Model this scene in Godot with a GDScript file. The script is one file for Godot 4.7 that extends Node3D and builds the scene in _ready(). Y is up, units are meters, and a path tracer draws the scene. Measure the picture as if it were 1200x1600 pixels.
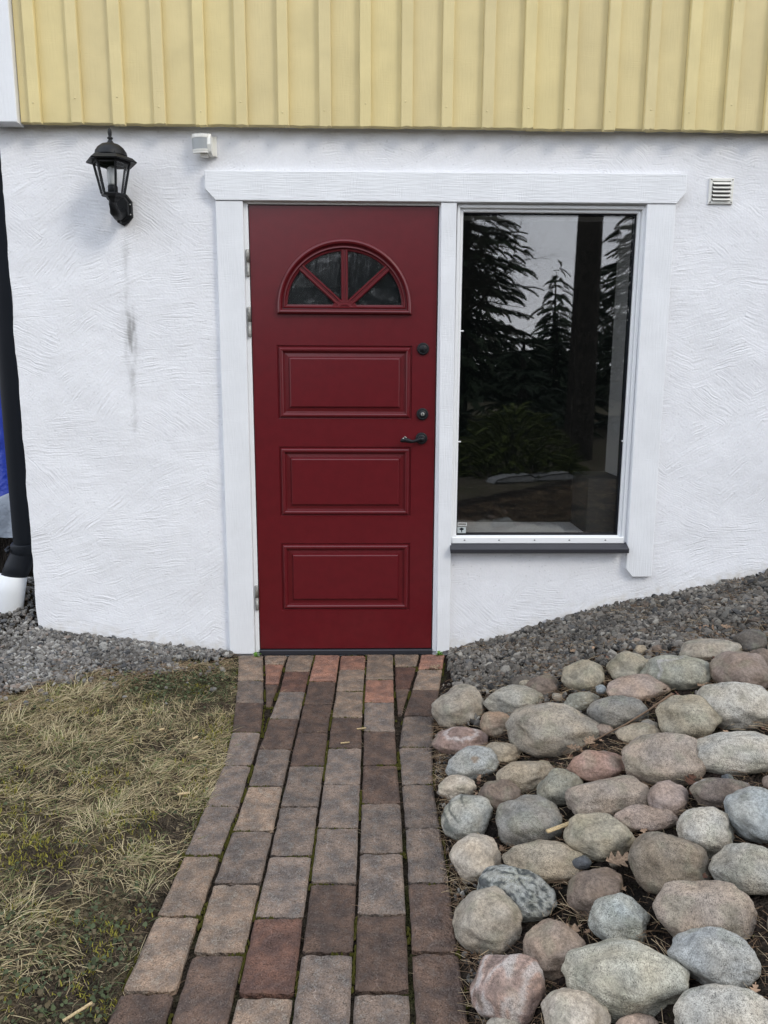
extends Node3D
# A red basement door with an arched light, a dark window, a brick path, a matted lawn and a bank of boulders.

var M := {}
var rng := RandomNumberGenerator.new()
var taken := {}
var nz := FastNoiseLite.new()
var nz2 := FastNoiseLite.new()

const BRICKS := [
	[5,-0.104,0.023,0.021,0.025,0.064,0.329,-0.059,0.327],
	[2,-0.059,0.327,0.064,0.329,0.096,0.562,-0.026,0.561],
	[3,-0.026,0.561,0.096,0.562,0.120,0.825,0.004,0.823],
	[2,0.004,0.823,0.120,0.825,0.121,1.072,0.018,1.070],
	[2,0.018,1.070,0.121,1.072,0.119,1.326,0.008,1.324],
	[2,0.008,1.324,0.119,1.326,0.107,1.570,0.000,1.569],
	[5,0.000,1.569,0.107,1.570,0.103,1.816,-0.011,1.814],
	[5,-0.011,1.814,0.103,1.816,0.102,2.054,-0.023,2.052],
	[3,-0.023,2.052,0.102,2.054,0.101,2.270,-0.038,2.268],
	[5,0.135,0.026,0.268,0.027,0.263,0.233,0.140,0.231],
	[4,0.140,0.231,0.263,0.233,0.258,0.453,0.143,0.452],
	[2,0.143,0.452,0.258,0.453,0.255,0.710,0.132,0.708],
	[3,0.132,0.708,0.255,0.710,0.249,0.957,0.125,0.955],
	[2,0.125,0.955,0.249,0.957,0.246,1.208,0.125,1.206],
	[5,0.125,1.206,0.246,1.208,0.244,1.458,0.116,1.456],
	[2,0.116,1.456,0.244,1.458,0.239,1.697,0.108,1.695],
	[5,0.108,1.695,0.239,1.697,0.235,1.944,0.107,1.942],
	[3,0.107,1.942,0.235,1.944,0.230,2.173,0.105,2.170],
	[1,0.268,0.027,0.391,0.029,0.387,0.346,0.260,0.344],
	[3,0.260,0.344,0.387,0.346,0.381,0.580,0.256,0.579],
	[3,0.256,0.579,0.381,0.580,0.375,0.832,0.252,0.830],
	[3,0.252,0.830,0.375,0.832,0.376,1.077,0.248,1.075],
	[2,0.248,1.075,0.376,1.077,0.370,1.331,0.245,1.329],
	[2,0.245,1.329,0.370,1.331,0.369,1.579,0.242,1.577],
	[2,0.242,1.577,0.369,1.579,0.364,1.826,0.236,1.824],
	[4,0.236,1.824,0.364,1.826,0.364,2.068,0.234,2.065],
	[5,0.234,2.065,0.364,2.068,0.356,2.288,0.228,2.286],
	[1,0.391,0.029,0.519,0.030,0.515,0.212,0.389,0.210],
	[5,0.389,0.210,0.515,0.212,0.509,0.452,0.385,0.450],
	[5,0.385,0.450,0.509,0.452,0.506,0.705,0.378,0.703],
	[3,0.378,0.703,0.506,0.705,0.505,0.953,0.376,0.951],
	[2,0.376,0.951,0.505,0.953,0.502,1.201,0.373,1.199],
	[2,0.373,1.199,0.502,1.201,0.498,1.449,0.369,1.447],
	[2,0.369,1.447,0.498,1.449,0.496,1.699,0.367,1.697],
	[3,0.367,1.697,0.496,1.699,0.491,1.946,0.364,1.944],
	[2,0.364,1.944,0.491,1.946,0.487,2.177,0.358,2.175],
	[5,0.519,0.022,0.651,0.023,0.643,0.329,0.512,0.327],
	[1,0.512,0.327,0.643,0.329,0.637,0.566,0.507,0.565],
	[2,0.507,0.565,0.637,0.566,0.632,0.824,0.505,0.822],
	[3,0.505,0.822,0.632,0.824,0.629,1.075,0.504,1.074],
	[3,0.504,1.074,0.629,1.075,0.631,1.317,0.500,1.315],
	[2,0.500,1.315,0.631,1.317,0.627,1.572,0.497,1.570],
	[2,0.497,1.570,0.627,1.572,0.622,1.822,0.493,1.819],
	[3,0.493,1.819,0.622,1.822,0.617,2.061,0.489,2.059],
	[2,0.489,2.059,0.617,2.061,0.614,2.280,0.485,2.277],
	[1,0.782,0.025,0.903,0.026,0.874,0.211,0.753,0.209],
	[5,0.753,0.209,0.874,0.211,0.837,0.443,0.713,0.441],
	[3,0.713,0.441,0.837,0.443,0.795,0.695,0.664,0.694],
	[2,0.664,0.694,0.795,0.695,0.764,0.950,0.635,0.948],
	[2,0.635,0.948,0.764,0.950,0.745,1.204,0.634,1.203],
	[2,0.634,1.203,0.745,1.204,0.744,1.450,0.633,1.448],
	[2,0.633,1.448,0.744,1.450,0.744,1.703,0.628,1.701],
	[3,0.628,1.701,0.744,1.703,0.739,1.948,0.623,1.946],
	[3,0.623,1.946,0.739,1.948,0.738,2.182,0.619,2.180],
	[5,0.021,0.025,0.139,0.026,0.132,0.141,0.039,0.140],
	[1,0.040,0.145,0.133,0.146,0.135,0.372,0.072,0.371],
	[3,0.072,0.375,0.135,0.376,0.130,0.606,0.105,0.605],
	[5,0.651,0.023,0.779,0.025,0.753,0.180,0.648,0.179],
	[4,0.648,0.184,0.753,0.185,0.709,0.427,0.642,0.427],
	[3,0.642,0.430,0.709,0.431,0.664,0.678,0.643,0.678],
]
const ROCKS := [
	[0.890,0.035,0.721,0.091,0.073,0.114,70,"g",0,"tall rounded grey boulder beside the brick path just below the gravel"],
	[1.090,0.082,0.788,0.104,0.052,0.076,5,"gs",1,"oval black-and-white speckled stone behind the small tan stone"],
	[0.994,0.057,0.931,0.054,0.041,0.058,10,"tn",0,"small tan stone wedged below the oval speckled stone"],
	[1.172,0.131,1.131,0.150,0.074,0.104,8,"g",1,"large broad grey-beige boulder, widest in the upper rows of the rock bank"],
	[0.857,0.024,0.997,0.090,0.042,0.058,5,"pv",2,"dull pink stone with a white ring vein beside the path"],
	[0.874,0.034,1.174,0.086,0.046,0.061,-3,"bl",1,"pale blue-grey speckled oval stone with a rusty spot"],
	[0.977,0.054,1.139,0.057,0.032,0.044,20,"be",0,"small smooth beige stone above the pale blue-grey oval"],
	[1.210,0.117,0.736,0.063,0.039,0.058,10,"br",0,"brown stone half sunk in gravel behind the oval speckled stone"],
	[1.150,0.085,0.616,0.042,0.026,0.039,0,"dk",0,"small dark stone leaning on the half sunk brown stone"],
	[1.361,0.172,0.772,0.079,0.055,0.083,15,"gb",0,"round yellowish grey stone at the edge of the gravel"],
	[1.297,0.150,0.952,0.065,0.030,0.044,-5,"gg",2,"small dark green-grey stone with pale streaks above the large broad boulder"],
	[1.520,0.219,0.808,0.073,0.054,0.084,0,"gb",0,"dome shaped pale yellow-beige stone at the gravel edge"],
	[1.490,0.210,0.978,0.124,0.040,0.068,-12,"pk",0,"long slanting mauve-pink stone below the pale dome stone"],
	[1.670,0.255,0.929,0.117,0.058,0.091,22,"gv",2,"angular greenish grey stone crossed by pale veins"],
	[1.842,0.277,0.768,0.116,0.041,0.068,0,"g",0,"flat grey stone sunk in gravel above the veined angular stone"],
	[1.846,0.291,1.020,0.095,0.062,0.099,10,"pb",0,"rounded pinkish brown boulder above the big pale grey boulder"],
	[1.392,0.189,1.124,0.094,0.048,0.070,8,"dg",1,"smooth mid-grey oval stone below the slanting mauve-pink stone"],
	[1.550,0.236,1.253,0.091,0.061,0.089,10,"gb",1,"greenish beige lumpy boulder with a notch at its foot"],
	[1.714,0.271,1.244,0.110,0.069,0.103,20,"lg",1,"big pale grey boulder with a chipped lower face"],
	[1.392,0.182,1.267,0.070,0.028,0.040,-8,"be",0,"low beige-grey stone lying under the long twig"],
	[1.401,0.200,1.449,0.109,0.065,0.090,5,"pg",1,"mound shaped pinkish granite boulder below the low beige-grey stone"],
	[1.576,0.237,1.499,0.130,0.050,0.072,8,"lg",1,"long light grey boulder with a smooth flat top"],
	[1.959,0.306,0.936,0.047,0.034,0.056,0,"br",0,"olive brown stone beside the pinkish brown boulder"],
	[2.000,0.313,0.769,0.054,0.041,0.068,15,"dk",0,"dark blocky stone in the gravel up the slope"],
	[1.610,0.232,1.629,0.023,0.018,0.029,0,"pb",0,"small brown stone behind the pale blue boulder"],
	[1.231,0.141,1.393,0.092,0.041,0.056,12,"rd",0,"reddish pink stone just below the large broad boulder"],
	[1.200,0.135,1.556,0.115,0.052,0.068,-3,"pg",1,"wide pinkish grey granite boulder in the middle of the bank"],
	[1.349,0.175,1.627,0.049,0.039,0.062,65,"mv",0,"smooth mauve egg-shaped stone standing on end"],
	[1.271,0.149,1.681,0.074,0.030,0.041,5,"pk",1,"low pink-beige stone below the mauve egg-shaped stone"],
	[1.484,0.214,1.668,0.076,0.038,0.051,8,"wk",2,"dark brown stone with thin white streaks along its top"],
	[1.383,0.190,1.784,0.064,0.051,0.072,20,"lg",1,"pale speckled stone of triangular outline"],
	[1.511,0.230,1.806,0.076,0.060,0.087,-15,"bu",0,"smooth pale blue boulder at the edge of the bank"],
	[1.141,0.115,1.715,0.081,0.051,0.066,15,"gb",0,"blunt yellowish grey stone above the two dry oak leaves"],
	[1.254,0.156,1.879,0.087,0.061,0.078,10,"bg",1,"broad brown-grey dome boulder beside the dry oak leaves"],
	[1.406,0.194,1.957,0.074,0.048,0.061,12,"gs",1,"grey speckled oval boulder below the pale blue boulder"],
	[1.076,0.089,1.893,0.070,0.044,0.055,-20,"br",0,"reddish brown stone just below the dry oak leaves"],
	[0.813,0.011,1.285,0.058,0.034,0.045,0,"pa",0,"small pale bean-shaped stone at the path edge"],
	[0.928,0.046,1.387,0.061,0.040,0.052,15,"br",0,"small brown stone behind the dark speckled boulder"],
	[1.037,0.073,1.315,0.089,0.039,0.052,-18,"be",1,"tapered beige-green stone above the dark speckled boulder"],
	[1.105,0.097,1.426,0.070,0.041,0.054,-38,"gg",1,"slanting green-grey stone between the tapered stone and the wide granite boulder"],
	[0.821,0.023,1.468,0.069,0.055,0.080,25,"sw",2,"pale grey stone with dark swirling bands at the path edge"],
	[0.984,0.068,1.563,0.093,0.062,0.080,8,"dg",1,"dark green-grey speckled boulder beside the wood chip"],
	[0.816,0.020,1.666,0.061,0.049,0.072,35,"pa",0,"round pale beige stone below the swirl banded stone"],
	[0.990,0.062,1.739,0.106,0.043,0.058,12,"be",1,"long beige-brown stone below the wood chip"],
	[0.903,0.046,1.840,0.091,0.051,0.063,32,"st",2,"blue-grey and black striped stone on a slant"],
	[1.071,0.076,1.731,0.025,0.015,0.020,10,"sl",0,"small dark slate pebble beside the blunt yellowish grey stone"],
	[0.820,0.023,1.883,0.072,0.057,0.084,35,"g",0,"wedge shaped grey-beige boulder at the path edge below the striped stone"],
	[0.821,0.024,2.094,0.069,0.055,0.081,35,"ps",2,"pink boulder with white stripes at the path edge"],
	[0.935,0.051,2.041,0.059,0.047,0.069,50,"tb",0,"brownish beige stone pointing downhill next to the white striped pink boulder"],
	[0.938,0.052,2.216,0.064,0.050,0.058,35,"pa",0,"pale cream boulder below the brownish beige pointed stone"],
	[0.801,0.005,2.187,0.035,0.022,0.025,0,"g",0,"small grey stone below the white striped pink boulder"],
	[1.103,0.099,2.004,0.061,0.044,0.054,20,"pbg",1,"smooth pale blue-green stone above the largest boulder"],
	[1.267,0.158,2.050,0.099,0.056,0.069,5,"pg",1,"large pinkish grey boulder above the oval blue-grey stone"],
	[1.066,0.094,2.167,0.115,0.063,0.076,12,"lgg",1,"largest boulder, pale greenish grey with a flat top"],
	[1.237,0.146,2.179,0.078,0.048,0.058,28,"bu2",1,"oval blue-grey stone beside the largest boulder"],
	[1.189,0.132,2.303,0.084,0.050,0.059,12,"lg",1,"pale grey boulder with a shallow dent below the oval blue-grey stone"],
	[1.296,0.151,2.257,0.019,0.015,0.023,90,"g",0,"grey stone beside the oval blue-grey stone"],
	[1.384,0.177,2.086,0.022,0.018,0.028,90,"br",0,"brown stone behind the large pinkish grey boulder"],
	[1.045,0.070,2.254,0.040,0.018,0.022,0,"pk",0,"low pink stone below the largest boulder"],
	[1.517,0.212,1.570,0.014,0.012,0.018,0,"sl",0,"small round dark pebble resting on the white streaked brown stone"],
	[1.385,0.166,0.859,0.019,0.015,0.024,0,"bu",0,"small bluish pebble beside the round yellowish grey stone"],
]

func _ready() -> void:
	rng.seed = 4711
	nz.seed = 11; nz.noise_type = FastNoiseLite.TYPE_SIMPLEX_SMOOTH; nz.frequency = 1.0; nz.fractal_type = FastNoiseLite.FRACTAL_NONE
	nz2.seed = 12; nz2.noise_type = FastNoiseLite.TYPE_SIMPLEX_SMOOTH; nz2.frequency = 1.0; nz2.fractal_octaves = 4
	# ---------------- camera, sky, sun, exposure
	var cam := Camera3D.new()
	cam.name = "camera"
	cam.position = Vector3(0.520, 1.321, 3.512)
	cam.rotation_degrees = Vector3(-10.364, -1.328, 0.251)
	cam.fov = rad_to_deg(2.0 * atan(800.0 / 1180.0))
	cam.near = 0.05
	cam.far = 600.0
	add_child(cam)
	cam.current = true
	var sky_mat := ProceduralSkyMaterial.new()
	sky_mat.sky_top_color = Color(0.84, 0.88, 0.945)
	sky_mat.sky_horizon_color = Color(0.955, 0.97, 1.0)
	sky_mat.sky_curve = 0.25
	sky_mat.sky_energy_multiplier = 1.45
	sky_mat.ground_bottom_color = Color(0.25, 0.24, 0.2)
	sky_mat.ground_horizon_color = Color(0.35, 0.34, 0.3)
	sky_mat.sky_cover = cloud_cover()
	sky_mat.sky_cover_modulate = Color(1, 1, 1, 1)
	sky_mat.sun_angle_max = 2.0
	var sky := Sky.new()
	sky.sky_material = sky_mat
	var env := Environment.new()
	env.background_mode = Environment.BG_SKY
	env.sky = sky
	env.tonemap_mode = Environment.TONE_MAPPER_LINEAR
	env.tonemap_exposure = 0.84
	env.sdfgi_enabled = true
	env.ssao_enabled = true
	env.ssil_enabled = true
	var we := WorldEnvironment.new()
	we.name = "environment"
	we.environment = env
	add_child(we)
	var sun := DirectionalLight3D.new()
	sun.name = "sun"
	sun.light_energy = 0.5
	sun.light_angular_distance = 16.0
	sun.light_color = Color(1.0, 0.97, 0.92)
	sun.shadow_enabled = true
	add_child(sun)
	sun.look_at_from_position(Vector3(1.0, 1.05, 0.95), Vector3.ZERO, Vector3.UP)

	make_materials()
	build_ground()
	build_house()
	build_path()
	build_window()
	build_door()
	build_lantern()
	build_sensor()
	build_vent()
	build_downpipe()
	build_tarp()
	build_rocks()
	build_gravel()
	build_lawn()
	build_litter()
	build_weeds()
	build_behind()


# ---------------------------------------------------------------- helpers
func numbered(n: String) -> String:
	taken[n] = taken.get(n, -1) + 1
	return n if taken[n] == 0 else "%s_%03d" % [n, taken[n]]

func meta(o: Node, label := "", category := "", group := "", kind := "") -> Node:
	if label: o.set_meta("label", label)
	if category: o.set_meta("category", category)
	if group: o.set_meta("group", group)
	if kind: o.set_meta("kind", kind)
	return o

func thing(called: String, at: Vector3, label: String, category: String, group := "") -> Node3D:
	var o := Node3D.new()
	o.name = numbered(called)
	add_child(o)
	o.position = at
	meta(o, label, category, group)
	return o

func put(called: String, mesh: Mesh, mat: Material, parent: Node = null, at := Vector3.ZERO) -> MeshInstance3D:
	var o := MeshInstance3D.new()
	o.name = numbered(called) if parent == null else called
	o.mesh = mesh
	if mat: o.material_override = mat
	(parent if parent else self).add_child(o, true)
	o.position = at
	return o

func ST() -> SurfaceTool:
	var st := SurfaceTool.new()
	st.begin(Mesh.PRIMITIVE_TRIANGLES)
	st.set_smooth_group(-1)
	return st

func fin(st: SurfaceTool) -> ArrayMesh:
	st.generate_normals()
	return st.commit()

# triangles and quads are given counter-clockwise as seen from outside
func tri(st: SurfaceTool, a: Vector3, b: Vector3, c: Vector3) -> void:
	st.add_vertex(a); st.add_vertex(c); st.add_vertex(b)

func quad(st: SurfaceTool, a: Vector3, b: Vector3, c: Vector3, d: Vector3) -> void:
	tri(st, a, b, c); tri(st, a, c, d)

func inset(p: PackedVector2Array, d: float) -> PackedVector2Array:
	var r := PackedVector2Array()
	var n := p.size()
	for i in n:
		var a := (p[i] - p[(i + n - 1) % n]).normalized()
		var b := (p[(i + 1) % n] - p[i]).normalized()
		var na := Vector2(-a.y, a.x)
		var nb := Vector2(-b.y, b.x)
		var m := (na + nb).normalized()
		r.append(p[i] + m * d / maxf(0.3, m.dot(na)))
	return r

# a board in the xy plane (polygon counter-clockwise), from z0 to z1, with a chamfered front edge
func board(st: SurfaceTool, p: PackedVector2Array, z0: float, z1: float, c := 0.002) -> void:
	var q := inset(p, c)
	var n := p.size()
	for i in n:
		var j := (i + 1) % n
		quad(st, Vector3(p[i].x, p[i].y, z0), Vector3(p[j].x, p[j].y, z0), Vector3(p[j].x, p[j].y, z1 - c), Vector3(p[i].x, p[i].y, z1 - c))
		quad(st, Vector3(p[i].x, p[i].y, z1 - c), Vector3(p[j].x, p[j].y, z1 - c), Vector3(q[j].x, q[j].y, z1), Vector3(q[i].x, q[i].y, z1))
	var t := Geometry2D.triangulate_polygon(q)
	for k in range(0, t.size(), 3):
		var a := q[t[k]]; var b := q[t[k + 1]]; var d := q[t[k + 2]]
		if (b - a).cross(d - a) < 0.0:
			var s := b; b = d; d = s
		tri(st, Vector3(a.x, a.y, z1), Vector3(b.x, b.y, z1), Vector3(d.x, d.y, z1))
		tri(st, Vector3(a.x, a.y, z0), Vector3(d.x, d.y, z0), Vector3(b.x, b.y, z0))

func rect(x0: float, y0: float, x1: float, y1: float) -> PackedVector2Array:
	return PackedVector2Array([Vector2(x0, y0), Vector2(x1, y0), Vector2(x1, y1), Vector2(x0, y1)])

func plank(x0: float, y0: float, x1: float, y1: float, z0: float, z1: float, c := 0.002) -> ArrayMesh:
	var st := ST()
	board(st, rect(x0, y0, x1, y1), z0, z1, c)
	return fin(st)

func box(st: SurfaceTool, a: Vector3, b: Vector3, c := 0.002) -> void:
	board(st, rect(a.x, a.y, b.x, b.y), a.z, b.z, c)

# smooth mesh from a grid of points; rows along, columns around
func grid_mesh(pts: PackedVector3Array, rows: int, cols: int, wrap := false, colors := PackedColorArray(), flip := false, uvs := PackedVector2Array()) -> ArrayMesh:
	var idx := PackedInt32Array()
	var nor := PackedVector3Array()
	nor.resize(pts.size())
	var cc := cols if wrap else cols - 1
	for r in rows - 1:
		for c in cc:
			var a := r * cols + c
			var b := r * cols + (c + 1) % cols
			var d := (r + 1) * cols + c
			var e := (r + 1) * cols + (c + 1) % cols
			if flip:
				idx.append_array([a, d, b, b, d, e])
			else:
				idx.append_array([a, b, d, b, e, d])
	for k in range(0, idx.size(), 3):
		var p := pts[idx[k]]
		var n := (pts[idx[k + 2]] - p).cross(pts[idx[k + 1]] - p)
		nor[idx[k]] += n; nor[idx[k + 1]] += n; nor[idx[k + 2]] += n
	for i in nor.size():
		nor[i] = nor[i].normalized()
	var arr := []
	arr.resize(Mesh.ARRAY_MAX)
	arr[Mesh.ARRAY_VERTEX] = pts
	arr[Mesh.ARRAY_NORMAL] = nor
	arr[Mesh.ARRAY_INDEX] = idx
	if colors.size(): arr[Mesh.ARRAY_COLOR] = colors
	if uvs.size(): arr[Mesh.ARRAY_TEX_UV] = uvs
	var m := ArrayMesh.new()
	m.add_surface_from_arrays(Mesh.PRIMITIVE_TRIANGLES, arr)
	return m

# a body of revolution about +y; profile of (radius, height) from bottom to top
func lathe(profile: Array, sides := 24, smooth := true, turn := 0.0) -> ArrayMesh:
	var st := ST()
	st.set_smooth_group(0 if smooth else -1)
	for k in profile.size() - 1:
		var p: Vector2 = profile[k]
		var q: Vector2 = profile[k + 1]
		for i in sides:
			var a := TAU * i / sides + turn
			var b := TAU * (i + 1) / sides + turn
			var A := Vector3(cos(a) * p.x, p.y, -sin(a) * p.x)
			var B := Vector3(cos(b) * p.x, p.y, -sin(b) * p.x)
			var D := Vector3(cos(b) * q.x, q.y, -sin(b) * q.x)
			var E := Vector3(cos(a) * q.x, q.y, -sin(a) * q.x)
			if p.x > 1e-5: tri(st, A, B, D)
			if q.x > 1e-5: tri(st, A, D, E)
	return fin(st)

# a tube through points with radii
func tube(pts: Array, radii: Array, sides := 10, flat := 1.0) -> ArrayMesh:
	var v := PackedVector3Array()
	var up := Vector3(0.13, 0.99, 0.05)
	for i in pts.size():
		var t: Vector3 = (pts[mini(i + 1, pts.size() - 1)] - pts[maxi(i - 1, 0)]).normalized()
		var s := t.cross(up if absf(t.dot(up)) < 0.9 else Vector3.RIGHT).normalized()
		var w := s.cross(t).normalized()
		for k in sides:
			var a := TAU * k / sides
			v.append(pts[i] + (s * cos(a) + w * sin(a) * flat) * radii[i])
	# close the ends
	for k in sides: v.insert(0, pts[0])
	for k in sides: v.append(pts[-1])
	return grid_mesh(v, pts.size() + 2, sides, true)

func mat(color: Color, rough := 0.8, spec := 0.5, metal := 0.0) -> StandardMaterial3D:
	var m := StandardMaterial3D.new()
	m.albedo_color = color.linear_to_srgb()
	m.roughness = rough
	m.metallic_specular = spec
	m.metallic = metal
	return m

func tri_tex(m: StandardMaterial3D, albedo: Texture2D, height: Texture2D, relief_cm: float, scale: Vector3, world := true) -> StandardMaterial3D:
	m.uv1_triplanar = true
	m.uv1_world_triplanar = world
	m.uv1_scale = scale
	m.uv1_triplanar_sharpness = 4.0
	if albedo: m.albedo_texture = albedo
	if height:
		m.heightmap_enabled = true
		m.heightmap_texture = height
		m.heightmap_scale = relief_cm
	return m

func fnoise(seed_: int, freq: float, oct := 4, type := FastNoiseLite.TYPE_SIMPLEX_SMOOTH) -> FastNoiseLite:
	var n := FastNoiseLite.new()
	n.seed = seed_
	n.frequency = freq
	n.noise_type = type
	n.fractal_octaves = oct
	if oct <= 1: n.fractal_type = FastNoiseLite.FRACTAL_NONE
	return n

func grey_tex(w: int, h: int, f: Callable) -> ImageTexture:
	var data := PackedByteArray()
	data.resize(w * h)
	var i := 0
	for y in h:
		for x in w:
			data[i] = clampi(int(f.call(x, y) * 255.0), 0, 255)
			i += 1
	return ImageTexture.create_from_image(Image.create_from_data(w, h, false, Image.FORMAT_L8, data))

# seamless noise picture, values spread over lo..hi
func seam(n: FastNoiseLite, size: int, lo: float, hi: float) -> ImageTexture:
	var im := n.get_seamless_image(size, size)
	im.convert(Image.FORMAT_L8)
	var d := im.get_data()
	for i in d.size():
		d[i] = int(255.0 * lerpf(lo, hi, d[i] / 255.0))
	return ImageTexture.create_from_image(Image.create_from_data(size, size, false, Image.FORMAT_L8, d))

func seam_data(n: FastNoiseLite, size: int) -> PackedByteArray:
	var im := n.get_seamless_image(size, size)
	im.convert(Image.FORMAT_L8)
	return im.get_data()

# a linear value as an sRGB byte
func lin8(v: float) -> int:
	return clampi(int(255.0 * pow(maxf(v, 0.0), 0.4545)), 0, 255)

func cloud_cover() -> ImageTexture:
	# thin broken cloud over the whole sky, the same on every side
	var w := 1024
	var h := 512
	var n := fnoise(77, 1.6, 5)
	var im := Image.create(w, h, false, Image.FORMAT_RGBAF)
	for y in h:
		var up := (0.5 - (y + 0.5) / h) * PI
		for x in w:
			var a := TAU * x / w
			var d := Vector3(cos(a) * cos(up), sin(up) * 2.2, sin(a) * cos(up))
			var c := clampf(0.5 + 0.9 * n.get_noise_3dv(d), 0.0, 1.0)
			im.set_pixel(x, y, Color(c, c, c * 0.98, 0.45))
	return ImageTexture.create_from_image(im)


# ---------------------------------------------------------------- materials
func make_materials() -> void:
	var fine := fnoise(5, 0.05, 4)
	var fine_t := seam(fine, 512, 0.0, 1.0)
	M.fine = fine_t
	# stucco: brushed plaster; every patch has its own stroke direction
	var w := 1600
	var h := 1048
	var cell := fnoise(21, 0.011, 1, FastNoiseLite.TYPE_CELLULAR)
	cell.cellular_return_type = FastNoiseLite.RETURN_CELL_VALUE
	cell.domain_warp_enabled = true; cell.domain_warp_amplitude = 38.0; cell.domain_warp_frequency = 0.012
	var cim := cell.get_image(w, h); cim.convert(Image.FORMAT_L8)
	var cd := cim.get_data()
	var stroke := fnoise(22, 1.0, 2)
	var grit := fnoise(23, 0.22, 3)
	var gim := grit.get_image(w, h); gim.convert(Image.FORMAT_L8)
	var gd := gim.get_data()
	var lump := fnoise(24, 0.035, 3)
	var lim := lump.get_image(w, h); lim.convert(Image.FORMAT_L8)
	var ld := lim.get_data()
	var l2im := fnoise(25, 0.012, 2).get_image(w, h); l2im.convert(Image.FORMAT_L8)
	var l2 := l2im.get_data()
	var hd := PackedByteArray(); hd.resize(w * h)
	var i := 0
	var ca := []
	for k in 256:
		var ang := deg_to_rad(-4.0 + 52.0 * pow(absf(k / 127.5 - 1.0), 1.7) * signf(k - 127.5))
		ca.append([cos(ang), sin(ang)])
	for y in h:
		for x in w:
			var k: Array = ca[cd[i]]
			var along: float = x * k[0] + y * k[1]
			var across: float = -x * k[1] + y * k[0]
			var s := stroke.get_noise_2d(along * 0.010 + cd[i], across * 0.36 + (ld[i] - 128) * 0.0045 + (l2[i] - 128) * 0.010) * (0.22 + 1.5 * absf(l2[i] / 127.5 - 1.0))
			var g := gd[i] / 255.0 - 0.5
			hd[i] = clampi(int(128.0 + 80.0 * s + 62.0 * g + (ld[i] - 128) * 0.30), 0, 255)
			i += 1
	var stucco_h := ImageTexture.create_from_image(Image.create_from_data(w, h, false, Image.FORMAT_L8, hd))
	M.stucco = mat(Color(1, 1, 1), 0.75, 0.35)
	M.stucco.albedo_texture = stucco_colour()
	M.stucco.heightmap_enabled = true
	M.stucco.heightmap_texture = stucco_h
	M.stucco.heightmap_scale = 0.37
	# painted boards: sawn grain running along y (cladding, posts) or along x (header)
	var gv := wood_height(true)
	var gh := wood_height(false)
	M.yellow = []
	for k in 4:
		var v: float = 1.0 + [0.0, 0.03, -0.025, 0.015][k]
		M.yellow.append(tri_tex(mat(Color(0.745 * v, 0.625 * v, 0.325 * v * [1.0, 0.97, 1.02, 1.0][k]), 0.55, 0.4), seam(fnoise(31 + k, 0.012, 4), 256, 0.94, 1.0), gv, 0.14, Vector3(1.3, 1.3, 1.3)))
	M.white_v = tri_tex(mat(Color(0.815, 0.83, 0.855), 0.45, 0.45), seam(fnoise(41, 0.012, 4), 256, 0.96, 1.0), gv, 0.2, Vector3(1.3, 1.3, 1.3))
	M.white_h = tri_tex(mat(Color(0.815, 0.83, 0.855), 0.45, 0.45), seam(fnoise(42, 0.012, 4), 256, 0.96, 1.0), gh, 0.25, Vector3(1.3, 1.3, 1.3))
	M.white_smooth = mat(Color(0.82, 0.83, 0.84), 0.3, 0.5)
	M.white_plastic = mat(Color(0.80, 0.79, 0.74), 0.35, 0.5)
	M.red = tri_tex(mat(Color(0.120, 0.0075, 0.0120), 0.28, 0.5), seam(fnoise(45, 0.02, 5), 256, 0.92, 1.0), seam(fnoise(43, 0.06, 3), 512, 0.3, 0.7), 0.012, Vector3(3, 3, 3))
	M.black_iron = tri_tex(mat(Color(0.009, 0.010, 0.012), 0.45, 0.36), null, fine_t, 0.03, Vector3(12, 12, 12))
	M.dark_sill = mat(Color(0.030, 0.030, 0.036), 0.38, 0.5)
	M.black_plastic = mat(Color(0.010, 0.012, 0.016), 0.5, 0.3)
	M.steel = mat(Color(0.42, 0.42, 0.42), 0.4, 0.5, 0.9)
	M.steel_dull = tri_tex(mat(Color(0.50, 0.49, 0.46), 0.5, 0.5, 0.5), seam(fnoise(46, 0.05, 3), 128, 0.6, 1.0), null, 0.0, Vector3(9, 9, 9))
	M.glass = StandardMaterial3D.new()
	M.glass.albedo_color = Color(0.10, 0.12, 0.12, 0.04)
	M.glass.transparency = BaseMaterial3D.TRANSPARENCY_ALPHA
	M.glass.roughness = 0.0
	M.glass.metallic_specular = 0.5
	var ripple := fnoise(47, 0.03, 2)
	M.fluted = StandardMaterial3D.new()
	M.fluted.albedo_color = Color(0.18, 0.20, 0.21, 0.30)
	M.fluted.transparency = BaseMaterial3D.TRANSPARENCY_ALPHA
	M.fluted.roughness = 0.08
	tri_tex(M.fluted, null, grey_tex(256, 256, func(x, y): return 0.5 + 0.4 * ripple.get_noise_2d(x * 3.2, y * 0.35)), 0.09, Vector3(3, 3, 3))
	M.frosted = mat(Color(0.62, 0.64, 0.64), 0.4, 0.5)
	M.room = mat(Color(0.32, 0.30, 0.27), 0.9, 0.2)
	M.room_white = mat(Color(0.62, 0.63, 0.62), 0.6, 0.4)
	M.cardboard = mat(Color(0.055, 0.058, 0.056), 0.7, 0.3)
	M.white_drain = mat(Color(0.68, 0.70, 0.72), 0.45, 0.4)
	M.tarp = tri_tex(mat(Color(0.006, 0.035, 0.36), 0.38, 0.5), null, seam(fnoise(48, 0.02, 4), 256, 0.0, 1.0), 1.2, Vector3(2, 2, 2))
	M.tarp_grey = tri_tex(mat(Color(0.30, 0.33, 0.37), 0.4, 0.5), null, M.tarp.heightmap_texture, 1.0, Vector3(2, 2, 2))
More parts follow.
